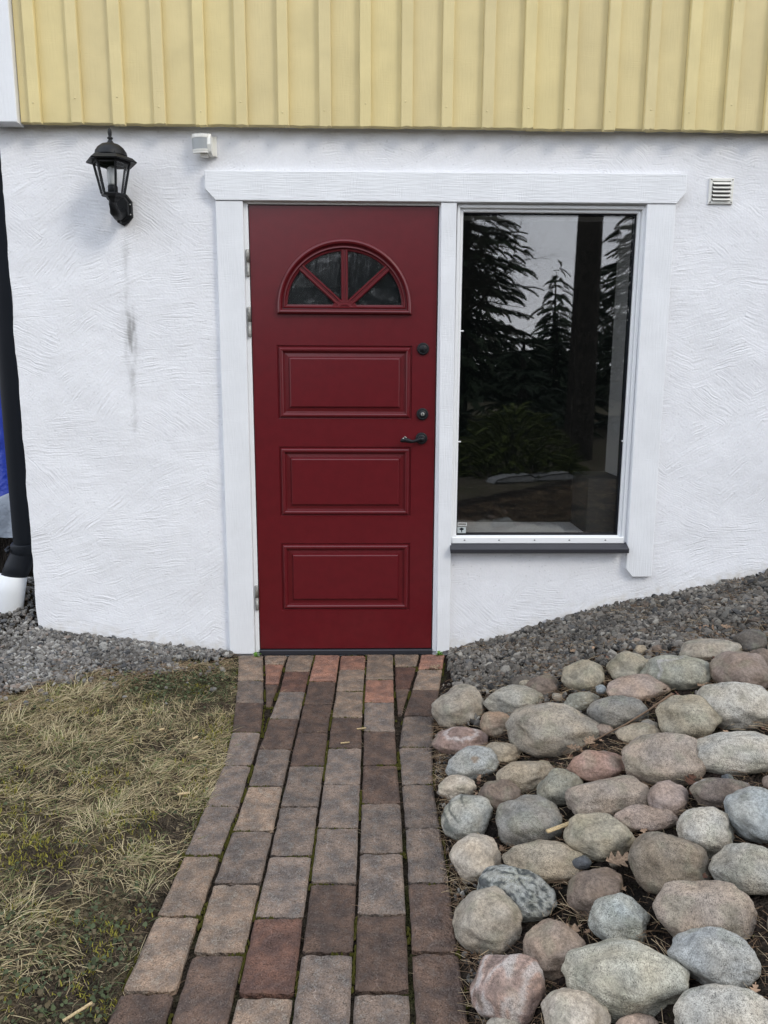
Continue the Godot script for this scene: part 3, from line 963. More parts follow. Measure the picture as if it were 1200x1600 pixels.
func build_window() -> void:
	var w := thing("window", Vector3(1.337, 0.53, 0.0), "tall dark fixed window with a white frame beside the red door", "window")
	var o := -w.position
	var st := ST()
	frame_rect(st, 0.919, 0.527, 1.756, 2.057, 0.014, -0.064, 0.006, 0.002)
	put("outer_frame", fin(st), M.white_smooth, w, o)
	st = ST()
	frame_rect(st, 0.9335, 0.5415, 1.7415, 2.0425, 0.014, -0.064, -0.008, 0.003, 0.020)
	put("sash", fin(st), M.white_smooth, w, o)
	st = ST()
	frame_rect(st, 0.9478, 0.5618, 1.7272, 2.0282, 0.005, -0.064, -0.024, 0.001)
	put("gasket", fin(st), M.black_plastic, w, o)
	for z in [-0.030, -0.044, -0.058]:
		put("pane", plank(0.9500, 0.5640, 1.7250, 2.0260, z - 0.004, z, 0.0002), M.glass, w, o)
	# bottom rail with its screws
	st = ST()
	board(st, rect(0.925, 0.5275, 1.750, 0.5585), -0.006, 0.0115, 0.003)
	var rail := put("bottom_rail", fin(st), M.white_smooth, w, o)
	for x in [0.985, 1.150, 1.320, 1.487, 1.660]:
		var s := put("screw", lathe([Vector2(0, 0.0), Vector2(0.0045, 0.0), Vector2(0.004, 0.0015), Vector2(0, 0.002)], 10), M.steel, rail, Vector3(x, 0.545, 0.0116))
		s.rotation.x = PI / 2
	for c in [[0.952, 1.515, 0.0], [0.951, 1.010, 0.0], [1.728, 1.015, 0.0], [1.30, 2.030, 1.0]]:
		put("glazing_clip", plank(c[0] - 0.007, c[1] - 0.003, c[0] + 0.009, c[1] + 0.003, -0.026, -0.014, 0.001), M.white_smooth, w, o)
	# sloping sheet-metal sill with a folded drip edge
	st = ST()
	var xa := 0.9145
	var xb := 1.762
	var prof := [Vector2(-0.004, 0.5270), Vector2(0.0, 0.5315), Vector2(0.050, 0.5130), Vector2(0.054, 0.509), Vector2(0.054, 0.4900), Vector2(0.051, 0.4900), Vector2(0.049, 0.5060), Vector2(-0.004, 0.5230)]
	for i in prof.size():
		var p: Vector2 = prof[i]
		var q: Vector2 = prof[(i + 1) % prof.size()]
		quad(st, Vector3(xa, q.y, q.x), Vector3(xa, p.y, p.x), Vector3(xb, p.y, p.x), Vector3(xb, q.y, q.x))
	for x in [xa, xb]:
		var s2 := 1.0 if x == xb else -1.0
		for i in range(1, prof.size() - 1):
			var A := Vector3(x, prof[0].y, prof[0].x); var B := Vector3(x, prof[i].y, prof[i].x); var C := Vector3(x, prof[i + 1].y, prof[i + 1].x)
			if s2 > 0: tri(st, A, B, C)
			else: tri(st, A, C, B)
	put("sill", fin(st), M.dark_sill, w, o)
	# maker's sticker low on the glass: a pale label with a frame above a small black tree
	var stk := put("sticker", plank(0.9550, 0.5700, 0.9960, 0.6000, -0.0299, -0.0294, 0.0001), mat(Color(0.42, 0.46, 0.46), 0.5), w, o)
	st = ST()
	frame_rect(st, 0.9560, 0.6060, 0.9990, 0.6210, 0.0022, -0.0299, -0.0294, 0.0001)
	put("sticker_border", fin(st), M.white_smooth, stk)
	st = ST()
	board(st, rect(0.9735, 0.5735, 0.9775, 0.5850), -0.0293, -0.0290, 0.0001)
	var crown := PackedVector2Array()
	for i in 14:
		var a := TAU * i / 14
		crown.append(Vector2(0.9750 + cos(a) * 0.0105, 0.5900 + sin(a) * 0.0062 + 0.001 * sin(a * 5.0)))
	board(st, crown, -0.0293, -0.0290, 0.0001)
	put("sticker_mark", fin(st), M.black_plastic, stk)
	# a dark box that stands on the inner sill
	st = ST()
	box(st, Vector3(1.585, 0.5605, -0.340), Vector3(1.752, 0.830, -0.070), 0.004)
	for y in [0.62, 0.70, 0.78]:
		board(st, rect(1.590, y, 1.746, y + 0.004), -0.0695, -0.0675, 0.0005)
	var bx := put("storage_box", fin(st), M.cardboard)
	meta(bx, "dark box standing behind the glass on the inner window sill", "box")


# ---------------------------------------------------------------- door
func ring_panel(x0: float, y0: float, x1: float, y1: float) -> ArrayMesh:
	var prof := [Vector2(0.0, 0.0), Vector2(0.0025, -0.005), Vector2(0.007, -0.0055), Vector2(0.011, 0.002), Vector2(0.016, 0.0065), Vector2(0.022, 0.0065), Vector2(0.027, 0.003), Vector2(0.0305, -0.0055), Vector2(0.036, -0.0065), Vector2(0.051, -0.0045), Vector2(0.0535, -0.0045), Vector2(0.0570, 0.003), Vector2(0.061, 0.0052)]
	var st := ST()
	for k in prof.size() - 1:
		var p: Vector2 = prof[k]
		var q: Vector2 = prof[k + 1]
		var A := rect(x0 + p.x, y0 + p.x, x1 - p.x, y1 - p.x)
		var B := rect(x0 + q.x, y0 + q.x, x1 - q.x, y1 - q.x)
		for i in 4:
			var j := (i + 1) % 4
			quad(st, Vector3(A[i].x, A[i].y, p.y), Vector3(A[j].x, A[j].y, p.y), Vector3(B[j].x, B[j].y, q.y), Vector3(B[i].x, B[i].y, q.y))
	var e: Vector2 = prof[-1]
	quad(st, Vector3(x0 + e.x, y0 + e.x, e.y), Vector3(x1 - e.x, y0 + e.x, e.y), Vector3(x1 - e.x, y1 - e.x, e.y), Vector3(x0 + e.x, y1 - e.x, e.y))
	return fin(st)

func arch_loop(s: float, n: int) -> PackedVector2Array:
	# s 0 outer edge of the moulding, 1 edge of the glass; counter-clockwise from the lower right corner
	var cx := 0.420
	var rx := lerpf(0.303, 0.256, s)
	var ry := lerpf(0.302, 0.232, s)
	var cy := lerpf(1.606, 1.626, s)
	var by := lerpf(1.583, 1.626, s)
	var p := PackedVector2Array()
	for i in n + 1:
		var a := PI * i / n
		p.append(Vector2(cx + cos(a) * rx, cy + sin(a) * ry))
	for i in 9:
		p.append(Vector2(lerpf(cx - rx, cx + rx, i / 8.0), by))
	return p

func build_door() -> void:
	var d := thing("door", Vector3(0.416, 0.0, 0.0), "dark red panelled door with a half-round glazed light", "door")
	var o := -d.position
	var x0 := 0.0025
	var x1 := 0.8355
	var y0 := 0.002
	var y1 := 2.046
	var st := ST()
	var F := func(a: float, b: float, c: float, e: float):
		quad(st, Vector3(a, b, 0), Vector3(c, b, 0), Vector3(c, e, 0), Vector3(a, e, 0))
	var pans := [[0.195, 0.527], [0.657, 0.987], [1.113, 1.447]]
	var pl := 0.112
	var pr := 0.727
	var y := y0
	for p in pans:
		F.call(x0, y, x1, p[0])
		F.call(x0, p[0], pl, p[1])
		F.call(pr, p[0], x1, p[1])
		y = p[1]
	var n := 48
	var lp := arch_loop(0.0, n)
	F.call(x0, y, x1, 1.583)
	F.call(x0, 1.583, 0.117, 1.930)
	F.call(0.723, 1.583, x1, 1.930)
	for i in n:
		quad(st, Vector3(lp[i].x, lp[i].y, 0), Vector3(lp[i].x, 1.930, 0), Vector3(lp[i + 1].x, 1.930, 0), Vector3(lp[i + 1].x, lp[i + 1].y, 0))
	F.call(x0, 1.930, x1, y1)
	# edges of the leaf
	quad(st, Vector3(x0, y0, -0.05), Vector3(x0, y0, 0), Vector3(x0, y1, 0), Vector3(x0, y1, -0.05))
	quad(st, Vector3(x1, y0, 0), Vector3(x1, y0, -0.05), Vector3(x1, y1, -0.05), Vector3(x1, y1, 0))
	quad(st, Vector3(x0, y1, 0), Vector3(x1, y1, 0), Vector3(x1, y1, -0.05), Vector3(x0, y1, -0.05))
	quad(st, Vector3(x0, y0, -0.05), Vector3(x1, y0, -0.05), Vector3(x1, y0, 0), Vector3(x0, y0, 0))
	put("leaf", fin(st), M.red, d, o)
	st = ST()
	quad(st, Vector3(x1, y0, -0.05), Vector3(x0, y0, -0.05), Vector3(x0, 1.58, -0.05), Vector3(x1, 1.58, -0.05))
	put("back_face", fin(st), M.room, d, o)
	for p in pans:
		put("panel", ring_panel(pl, p[0], pr, p[1]), M.red, d, o)
	# half-round moulding
	var prof := [Vector2(0.0, 0.0), Vector2(0.02, 0.010), Vector2(0.10, 0.0185), Vector2(0.24, 0.0225), Vector2(0.38, 0.020), Vector2(0.46, 0.012), Vector2(0.50, 0.0065), Vector2(0.58, 0.0060), Vector2(0.64, 0.0105), Vector2(0.74, 0.0115), Vector2(0.80, 0.007), Vector2(0.84, 0.001), Vector2(1.0, 0.0), Vector2(1.0, -0.022)]
	st = ST()
	st.set_smooth_group(-1)
	for k in prof.size() - 1:
		var A := arch_loop(prof[k].x, n)
		var B := arch_loop(prof[k + 1].x, n)
		for i in A.size():
			var j := (i + 1) % A.size()
			quad(st, Vector3(A[i].x, A[i].y, prof[k].y), Vector3(A[j].x, A[j].y, prof[k].y), Vector3(B[j].x, B[j].y, prof[k + 1].y), Vector3(B[i].x, B[i].y, prof[k + 1].y))
	var light := put("arched_light", fin(st), M.red, d, o)
	st = ST()
	var G := arch_loop(1.0, 40)
	for i in range(1, G.size() - 1):
		tri(st, Vector3(G[0].x, G[0].y, -0.012), Vector3(G[i].x, G[i].y, -0.012), Vector3(G[i + 1].x, G[i + 1].y, -0.012))
	put("pane", fin(st), M.fluted, light)
	st = ST()
	for i in range(1, G.size() - 1):
		tri(st, Vector3(G[0].x, G[0].y, -0.045), Vector3(G[i].x, G[i].y, -0.045), Vector3(G[i + 1].x, G[i + 1].y, -0.045))
	put("inner_pane", fin(st), M.glass, light)
	# glazing bars: a double bead with a groove
	var hub := Vector2(0.420, 1.612)
	for a in [90.0, 42.0, 138.0]:
		var dir := Vector2(cos(deg_to_rad(a)), sin(deg_to_rad(a)))
		var nn := Vector2(-dir.y, dir.x)
		var L := 0.250 if a == 90.0 else 0.262
		st = ST()
		var pf := [Vector2(-0.0155, -0.018), Vector2(-0.0145, 0.002), Vector2(-0.011, 0.006), Vector2(-0.007, 0.006), Vector2(-0.0045, 0.001), Vector2(0.0045, 0.001), Vector2(0.007, 0.006), Vector2(0.011, 0.006), Vector2(0.0145, 0.002), Vector2(0.0155, -0.018)]
		for i in pf.size() - 1:
			var p: Vector2 = hub + nn * pf[i].x
			var q: Vector2 = hub + nn * pf[i + 1].x
			var P := Vector3(p.x, p.y, pf[i].y)
			var Q := Vector3(q.x, q.y, pf[i + 1].y)
			var e := Vector3(dir.x, dir.y, 0) * L
			quad(st, Q, P, P + e, Q + e)
		put("glazing_bar", fin(st), M.red, light)
	st = ST()
	for k in [[0.050, 0.0, 0.046, 0.0045], [0.046, 0.0045, 0.030, 0.0045], [0.030, 0.0045, 0.026, 0.0085], [0.026, 0.0085, 0.018, 0.0085], [0.018, 0.0085, 0.014, 0.005], [0.014, 0.005, 0.0001, 0.005]]:
		for i in 16:
			var a := PI * i / 16
			var b := PI * (i + 1) / 16
			var U := func(t: float, r: float, z: float) -> Vector3: return Vector3(0.420 + cos(t) * r * 1.15, 1.612 + sin(t) * r * 0.72, z)
			quad(st, U.call(a, k[0], k[1]), U.call(b, k[0], k[1]), U.call(b, k[2], k[3]), U.call(a, k[2], k[3]))
	put("hub", fin(st), M.red, light)
	# ironmongery
	var disc := [Vector2(0.0, 0.0), Vector2(0.0275, 0.0), Vector2(0.0275, 0.006), Vector2(0.0255, 0.0095), Vector2(0.021, 0.0105), Vector2(0.019, 0.009), Vector2(0.017, 0.0105), Vector2(0.014, 0.0125), Vector2(0.0, 0.0135)]
	for L in [[0.776, 1.434], [0.777, 1.139]]:
		var s := put("lock", lathe(disc, 28), M.black_iron, d, o + Vector3(L[0], L[1], 0.0))
		s.rotation.x = PI / 2
		var cyl := put("lock_cylinder", lathe([Vector2(0, 0.010), Vector2(0.0085, 0.010), Vector2(0.0085, 0.0165), Vector2(0.0075, 0.0172), Vector2(0, 0.0172)], 18), M.steel_dull if L[1] < 1.2 else M.black_iron, s)
		cyl.position = Vector3(0, 0, 0)
		st = ST()
		box(st, Vector3(-0.0012, 0.0175, -0.0050), Vector3(0.0012, 0.0182, 0.0050), 0.0002)
		put("keyhole", fin(st), M.black_plastic, s)
		if L[1] > 1.2:
			var cov := put("keyhole_cover", tube([Vector3(0, 0.0165, -0.010), Vector3(0, 0.0185, 0.002), Vector3(0, 0.0175, 0.013)], [0.005, 0.0055, 0.0045], 8, 0.4), M.black_iron, s)
			cov.position.x = 0.004
	var hd := Node3D.new()
	hd.name = "handle"
	d.add_child(hd)
	hd.position = o + Vector3(0.774, 1.027, 0.0)
	var rose := put("rose", lathe(disc, 28), M.black_iron, hd)
	rose.rotation.x = PI / 2
	var neck := put("neck", lathe([Vector2(0.0, 0.008), Vector2(0.0115, 0.008), Vector2(0.0095, 0.022), Vector2(0.0105, 0.045), Vector2(0.0, 0.050)], 16), M.black_iron, hd)
	neck.rotation.x = PI / 2
	put("lever", tube([Vector3(0.006, 0.0, 0.043), Vector3(-0.010, -0.001, 0.044), Vector3(-0.028, -0.008, 0.043), Vector3(-0.046, -0.012, 0.041), Vector3(-0.062, -0.008, 0.040), Vector3(-0.078, -0.004, 0.039), Vector3(-0.092, -0.008, 0.036), Vector3(-0.098, -0.013, 0.033)], [0.009, 0.0095, 0.0075, 0.0075, 0.0105, 0.012, 0.0095, 0.004], 12), M.black_iron, hd)
	put("scroll", tube([Vector3(-0.080, -0.004, 0.041), Vector3(-0.088, 0.004, 0.043), Vector3(-0.080, 0.010, 0.043), Vector3(-0.072, 0.005, 0.042)], [0.004, 0.0045, 0.004, 0.003], 8), M.steel_dull, hd)
	for hh in [[1.745, 1.860], [1.482, 1.613], [0.200, 0.322]]:
		var mid: float = (hh[0] + hh[1]) / 2
		var half: float = (hh[1] - hh[0]) / 2
		var hg := put("hinge", lathe([Vector2(0, -half), Vector2(0.0075, -half), Vector2(0.0085, -half + 0.003), Vector2(0.0085, -0.001), Vector2(0.0072, -0.0008), Vector2(0.0072, 0.0008), Vector2(0.0085, 0.001), Vector2(0.0085, half - 0.003), Vector2(0.006, half), Vector2(0, half)], 14), M.steel_dull, d, o + Vector3(-0.0075, mid, 0.0075))
		put("hinge_plate", plank(-0.012, -half * 0.9, -0.004, half * 0.9, -0.0085, -0.005, 0.0005), M.steel_dull, hg)
	# frame and threshold
	var fr := thing("door_frame", Vector3(0.42, -0.02, 0.0), "slim white wooden frame with dark threshold set round the red door", "door frame")
	o = -fr.position
	put("jamb", plank(-0.021, -0.016, -0.0015, 2.060, -0.10, 0.004, 0.002), M.white_smooth, fr, o)
	put("jamb", plank(0.8405, -0.016, 0.8608, 2.060, -0.10, 0.004, 0.002), M.white_smooth, fr, o)
	put("jamb", plank(-0.0013, 2.0505, 0.8403, 2.0608, -0.10, 0.004, 0.002), M.white_smooth, fr, o)
	put("threshold", plank(-0.0013, -0.030, 0.8403, -0.003, -0.10, 0.012, 0.003), M.dark_sill, fr, o)
	put("door_stop", plank(-0.0013, -0.003, 0.8403, 1.575, -0.10, -0.056, 0.001), M.white_smooth, fr, o)
	put("door_stop", plank(-0.0013, 1.935, 0.8403, 2.0505, -0.10, -0.056, 0.001), M.white_smooth, fr, o)
	put("door_stop", plank(-0.0013, 1.575, 0.10, 1.935, -0.10, -0.056, 0.001), M.white_smooth, fr, o)
	put("door_stop", plank(0.74, 1.575, 0.8403, 1.935, -0.10, -0.056, 0.001), M.white_smooth, fr, o)


# ---------------------------------------------------------------- things on the wall
func build_lantern() -> void:
	var t := thing("wall_lantern", Vector3(-0.545, 2.020, 0.0), "black six-sided wall lantern with clear panes", "lantern")
	var st := ST()
	# hexagonal back plate
	var hex := PackedVector2Array()
	for p in [[-0.020, 0.064], [-0.042, 0.034], [-0.042, -0.030], [-0.022, -0.054], [0.0, -0.066], [0.022, -0.054], [0.042, -0.030], [0.042, 0.034], [0.020, 0.064]]:
		hex.append(Vector2(p[0], p[1]))
	board(st, hex, 0.0, 0.014, 0.004)
	board(st, inset(hex, 0.012), 0.013, 0.022, 0.005)
	var bp := put("back_plate", fin(st), M.black_iron, t)
	for y in [0.030, -0.030]:
		var s := put("screw", lathe([Vector2(0, 0), Vector2(0.004, 0), Vector2(0.003, 0.0022), Vector2(0, 0.0028)], 10), M.steel, bp, Vector3(0.034, y * 0.7, 0.014))
		s.rotation.x = PI / 2
	put("arm", tube([Vector3(0, -0.012, 0.016), Vector3(0, -0.030, 0.045), Vector3(0, -0.040, 0.085), Vector3(0, -0.030, 0.120), Vector3(0, -0.004, 0.138), Vector3(0, 0.022, 0.140)], [0.020, 0.017, 0.019, 0.021, 0.017, 0.014], 12), M.black_iron, t)
	put("scroll", tube([Vector3(0, -0.040, 0.080), Vector3(0, -0.060, 0.070), Vector3(0, -0.058, 0.050), Vector3(0, -0.048, 0.052)], [0.008, 0.0075, 0.006, 0.004], 8), M.black_iron, t)
	var ax := Vector3(0.004, 0, 0.140)
	put("cup", lathe([Vector2(0, -0.002), Vector2(0.014, 0.0), Vector2(0.018, 0.008), Vector2(0.026, 0.014), Vector2(0.030, 0.022), Vector2(0.046, 0.026), Vector2(0.050, 0.030), Vector2(0.050, 0.036), Vector2(0.0, 0.036)], 6, false), M.black_iron, t, ax)
	# six corner bars and the panes
	var yb := 0.036
	var yt := 0.162
	var rb := 0.047
	var rt := 0.076
	var cage := ST()
	for k in 6:
		var a := TAU * k / 6.0
		var d := Vector3(cos(a), 0, sin(a))
		var s := Vector3(-sin(a), 0, cos(a))
		var P := d * rb + Vector3.UP * yb
		var Q := d * rt + Vector3.UP * yt
		for f in [[d, s], [s, -d], [-d, -s], [-s, d]]:
			var u: Vector3 = f[0] * 0.0042
			var w: Vector3 = f[1] * 0.0042
			quad(cage, P + u + w, P + u - w, Q + u - w, Q + u + w)
	put("cage", fin(cage), M.black_iron, t, ax)
	for k in 6:
		var a := TAU * k / 6.0
		var b := TAU * (k + 1) / 6.0
		st = ST()
		quad(st, Vector3(cos(a) * rb, yb, sin(a) * rb) * Vector3(0.97, 1, 0.97), Vector3(cos(a) * rt, yt, sin(a) * rt) * Vector3(0.97, 1, 0.97), Vector3(cos(b) * rt, yt, sin(b) * rt) * Vector3(0.97, 1, 0.97), Vector3(cos(b) * rb, yb, sin(b) * rb) * Vector3(0.97, 1, 0.97))
		put("pane", fin(st), M.glass, t, ax)
	put("top_ring", lathe([Vector2(0.068, 0.150), Vector2(0.079, 0.150), Vector2(0.080, 0.163), Vector2(0.068, 0.163)], 6, false), M.black_iron, t, ax)
	put("roof", lathe([Vector2(0.060, 0.163), Vector2(0.104, 0.157), Vector2(0.106, 0.161), Vector2(0.088, 0.176), Vector2(0.068, 0.183), Vector2(0.066, 0.190), Vector2(0.058, 0.206), Vector2(0.046, 0.219), Vector2(0.032, 0.228), Vector2(0.018, 0.232), Vector2(0.014, 0.238), Vector2(0.0, 0.240)], 6, false), M.black_iron, t, ax)
	put("dome", lathe([Vector2(0.066, 0.184), Vector2(0.063, 0.200), Vector2(0.052, 0.216), Vector2(0.038, 0.227), Vector2(0.020, 0.233), Vector2(0.0, 0.236)], 24), M.black_iron, t, ax)
	put("finial", lathe([Vector2(0.012, 0.234), Vector2(0.010, 0.244), Vector2(0.006, 0.247), Vector2(0.0115, 0.252), Vector2(0.0115, 0.256), Vector2(0.006, 0.260), Vector2(0.0075, 0.266), Vector2(0.0085, 0.276), Vector2(0.006, 0.290), Vector2(0.0, 0.298)], 14), M.black_iron, t, ax)
	put("socket", lathe([Vector2(0, 0.036), Vector2(0.020, 0.036), Vector2(0.020, 0.066), Vector2(0.017, 0.070), Vector2(0, 0.070)], 18), M.black_plastic, t, ax)
	put("bulb", lathe([Vector2(0, 0.070), Vector2(0.015, 0.070), Vector2(0.019, 0.078), Vector2(0.021, 0.100), Vector2(0.021, 0.125), Vector2(0.018, 0.137), Vector2(0.010, 0.144), Vector2(0, 0.146)], 18), M.frosted, t, ax)


func build_sensor() -> void:
	var t := thing("motion_sensor", Vector3(-0.180, 2.235, 0.0), "small white motion detector mounted above the door casing", "motion detector")
	# wall bracket: a rounded upright plate seen from its side
	var st := ST()
	board(st, rect(-0.020, 0.006, 0.052, 0.088), 0.0, 0.010, 0.003)
	put("mounting_plate", fin(st), M.white_plastic, t)
	var p := PackedVector2Array()
	for k in [[0.002, 0.004], [0.040, 0.002], [0.060, 0.014], [0.068, 0.040], [0.064, 0.066], [0.050, 0.086], [0.006, 0.086]]:
		p.append(Vector2(k[0], k[1]))
	st = ST()
	board(st, p, 0.0, 0.016, 0.003)   # profile in depth/height, turned to stand off the wall
	var br := put("bracket", fin(st), M.white_plastic, t, Vector3(0.022, 0.0, 0.0))
	br.rotation.y = -PI / 2
	br.position = Vector3(0.038, 0.0, 0.002)
	var body := ST()
	body.set_smooth_group(0)
	var n := 14
	var prev := []
	for i in n + 1:
		var a := PI * i / n
		prev.append(Vector2(cos(a) * 0.038, sin(a) * 0.030))
	var hd := ST()
	var A := PackedVector2Array()
	for q in prev: A.append(q)
	# a drum with a curved front: outline in x/z, extruded up
	for i in A.size():
		var j := (i + 1) % A.size()
		quad(hd, Vector3(A[j].x, 0, A[j].y), Vector3(A[i].x, 0, A[i].y), Vector3(A[i].x, 0.074, A[i].y), Vector3(A[j].x, 0.074, A[j].y))
	for i in range(1, A.size() - 1):
		tri(hd, Vector3(A[0].x, 0.074, A[0].y), Vector3(A[i + 1].x, 0.074, A[i + 1].y), Vector3(A[i].x, 0.074, A[i].y))
		tri(hd, Vector3(A[0].x, 0, A[0].y), Vector3(A[i].x, 0, A[i].y), Vector3(A[i + 1].x, 0, A[i + 1].y))
	var head := put("head", fin(hd), M.white_plastic, t, Vector3(-0.006, 0.010, 0.040))
	head.rotation.x = deg_to_rad(6.0)
	head.rotation.y = deg_to_rad(-14.0)
	var ln := ST()
	for i in range(2, n - 2):
		var P := A[i] * 1.02
		var Q := A[i + 1] * 1.02
		quad(ln, Vector3(Q.x, 0.014, Q.y), Vector3(P.x, 0.014, P.y), Vector3(P.x, 0.058, P.y), Vector3(Q.x, 0.058, Q.y))
	put("lens", fin(ln), mat(Color(0.36, 0.38, 0.39), 0.35), head)
	for y in [0.060, 0.010]:
		var rim := ST()
		for i in n:
			var P := A[i] * 1.05
			var Q := A[i + 1] * 1.05
			quad(rim, Vector3(Q.x, y, Q.y), Vector3(P.x, y, P.y), Vector3(P.x, y + 0.005, P.y), Vector3(Q.x, y + 0.005, Q.y))
			quad(rim, Vector3(Q.x, y + 0.005, Q.y), Vector3(P.x, y + 0.005, P.y), Vector3(P.x * 0.9, y + 0.005, P.y * 0.9), Vector3(Q.x * 0.9, y + 0.005, Q.y * 0.9))
		put("rim", fin(rim), M.white_plastic, head)
	st = ST()
	box(st, Vector3(-0.016, -0.010, -0.012), Vector3(0.016, 0.004, 0.016), 0.003)
	put("base", fin(st), M.white_plastic, t, Vector3(0.004, 0.008, 0.034))


func build_vent() -> void:
	var t := thing("vent_grille", Vector3(2.086, 2.122, 0.0), "small white louvred vent grille on the stucco wall beside the window casing", "vent")
	var st := ST()
	frame_rect(st, -0.054, -0.054, 0.054, 0.054, 0.013, 0.0, 0.010, 0.002)
	put("frame", fin(st), M.white_plastic, t)
	put("recess", plank(-0.042, -0.042, 0.042, 0.042, 0.0, 0.0035, 0.001), mat(Color(0.10, 0.10, 0.10), 0.8), t)
	for k in 5:
		st = ST()
		var y := 0.032 - 0.0165 * k
		var a := Vector3(-0.040, y + 0.006, 0.006)
		var b := Vector3(0.040, y + 0.006, 0.006)
		var c := Vector3(0.040, y - 0.0045, 0.020)
		var d := Vector3(-0.040, y - 0.0045, 0.020)
		var u := Vector3(0, -0.0022, 0)
		quad(st, d, c, b, a)
		quad(st, a + u, b + u, c + u, d + u)
		quad(st, d + u, c + u, c, d)
		quad(st, a, a + u, d + u, d)
		quad(st, c, c + u, b + u, b)
		put("louvre", fin(st), M.white_plastic, t)
	for x in [-1, 1]:
		for y in [-1, 1]:
			var s := put("screw", lathe([Vector2(0, 0), Vector2(0.0028, 0), Vector2(0.002, 0.0012), Vector2(0, 0.0015)], 8), M.dark_sill, t, Vector3(0.047 * x, 0.047 * y, 0.010))
			s.rotation.x = PI / 2


func build_downpipe() -> void:
	var t := thing("downpipe", Vector3(-1.170, 0.40, -0.16), "black downpipe at the house corner ending in a white drain pipe", "downpipe")
	put("pipe", lathe([Vector2(0.047, 0.05), Vector2(0.047, 4.0)], 24), M.black_plastic, t)
	put("shoe", tube([Vector3(0.0, 0.09, 0.0), Vector3(-0.006, 0.04, 0.0), Vector3(-0.028, -0.02, 0.02), Vector3(-0.050, -0.075, 0.035)], [0.056, 0.057, 0.060, 0.058], 20), M.black_plastic, t)
	put("socket", lathe([Vector2(0.060, 0.045), Vector2(0.062, 0.05), Vector2(0.062, 0.085), Vector2(0.060, 0.09), Vector2(0.053, 0.092)], 24), M.black_plastic, t)
	put("strap", tube([Vector3(-0.066, 0.078, 0.01), Vector3(-0.075, 0.066, 0.03), Vector3(-0.062, 0.058, 0.045), Vector3(-0.05, 0.07, 0.05)], [0.006, 0.008, 0.008, 0.005], 8), M.black_plastic, t)
	var dp := put("drain_pipe", tube([Vector3(-0.048, -0.062, 0.034), Vector3(-0.062, -0.14, 0.045), Vector3(-0.085, -0.30, 0.06)], [0.064, 0.065, 0.065], 24), M.white_drain, t)
	dp.set_meta("label", "short white plastic drain pipe under the downpipe")


func build_tarp() -> void:
	var rows := 30
	var cols := 30
	var v := PackedVector3Array()
	for r in rows:
		for c in cols:
			var u := c / float(cols - 1)
			var w := r / float(rows - 1)
			var x := lerpf(-2.6, -1.36, u)
			var z := lerpf(-2.2, -0.62, w)
			var e := minf(minf(u, 1.0 - u), minf(w, 1.0 - w))
			var y := 0.46 + 1.10 * smoothstep(0.0, 0.16, e) + 0.05 * nz.get_noise_2d(x * 4.0, z * 5.0) + 0.03 * nz.get_noise_2d(x * 11.0, z * 9.0)
			v.append(Vector3(x + 0.06 * nz.get_noise_2d(y * 5.0, z * 6.0), y, z + 0.05 * nz.get_noise_2d(y * 6.0, x * 6.0)))
	var t := thing("tarpaulin", Vector3(-1.9, 0.1, -1.4), "bright blue tarpaulin over a pile beyond the house corner", "tarpaulin")
	put("cover", grid_mesh(v, rows, cols), M.tarp, t, -t.position)
	v = PackedVector3Array()
	for r in 12:
		for c in 12:
			var u := c / 11.0
			var w := r / 11.0
			v.append(Vector3(lerpf(-1.85, -1.30, u), 0.66 - 0.20 * w + 0.03 * sin(u * 9.0 + w * 4.0), -0.62 + 0.09 * w + 0.04 * sin(u * 14.0)))
	var fold := put("lining_fold", grid_mesh(v, 12, 12, false, PackedColorArray(), false), M.tarp_grey, t, -t.position)
	fold.set_meta("label", "grey underside of the tarpaulin folded outwards")
	var st := ST()
	box(st, Vector3(-2.5, 0.0, -2.1), Vector3(-1.42, 0.60, -0.70), 0.02)
	put("pile", fin(st), M.bark, t, -t.position)


# ---------------------------------------------------------------- boulders
const HUE := {
	"g": [0.290, 0.262, 0.222], "gs": [0.290, 0.278, 0.245], "tn": [0.270, 0.200, 0.150], "pv": [0.235, 0.170, 0.150], "bl": [0.320, 0.328, 0.318],
	"be": [0.285, 0.245, 0.190], "br": [0.165, 0.130, 0.108], "dk": [0.105, 0.096, 0.088], "gb": [0.290, 0.262, 0.205], "gg": [0.218, 0.211, 0.175],
	"pk": [0.300, 0.240, 0.205], "gv": [0.265, 0.262, 0.222], "pb": [0.215, 0.170, 0.144], "dg": [0.205, 0.198, 0.182], "lg": [0.375, 0.360, 0.325],
	"pg": [0.285, 0.242, 0.206], "rd": [0.285, 0.190, 0.155], "mv": [0.268, 0.216, 0.194], "wk": [0.140, 0.115, 0.102], "bu": [0.285, 0.303, 0.305],
	"bg": [0.190, 0.162, 0.130], "pa": [0.370, 0.330, 0.280], "sw": [0.300, 0.300, 0.275], "st": [0.245, 0.255, 0.242], "sl": [0.080, 0.086, 0.095],
	"ps": [0.300, 0.222, 0.195], "tb": [0.240, 0.190, 0.155], "pbg": [0.310, 0.325, 0.308], "lgg": [0.360, 0.350, 0.298], "bu2": [0.292, 0.302, 0.300]}

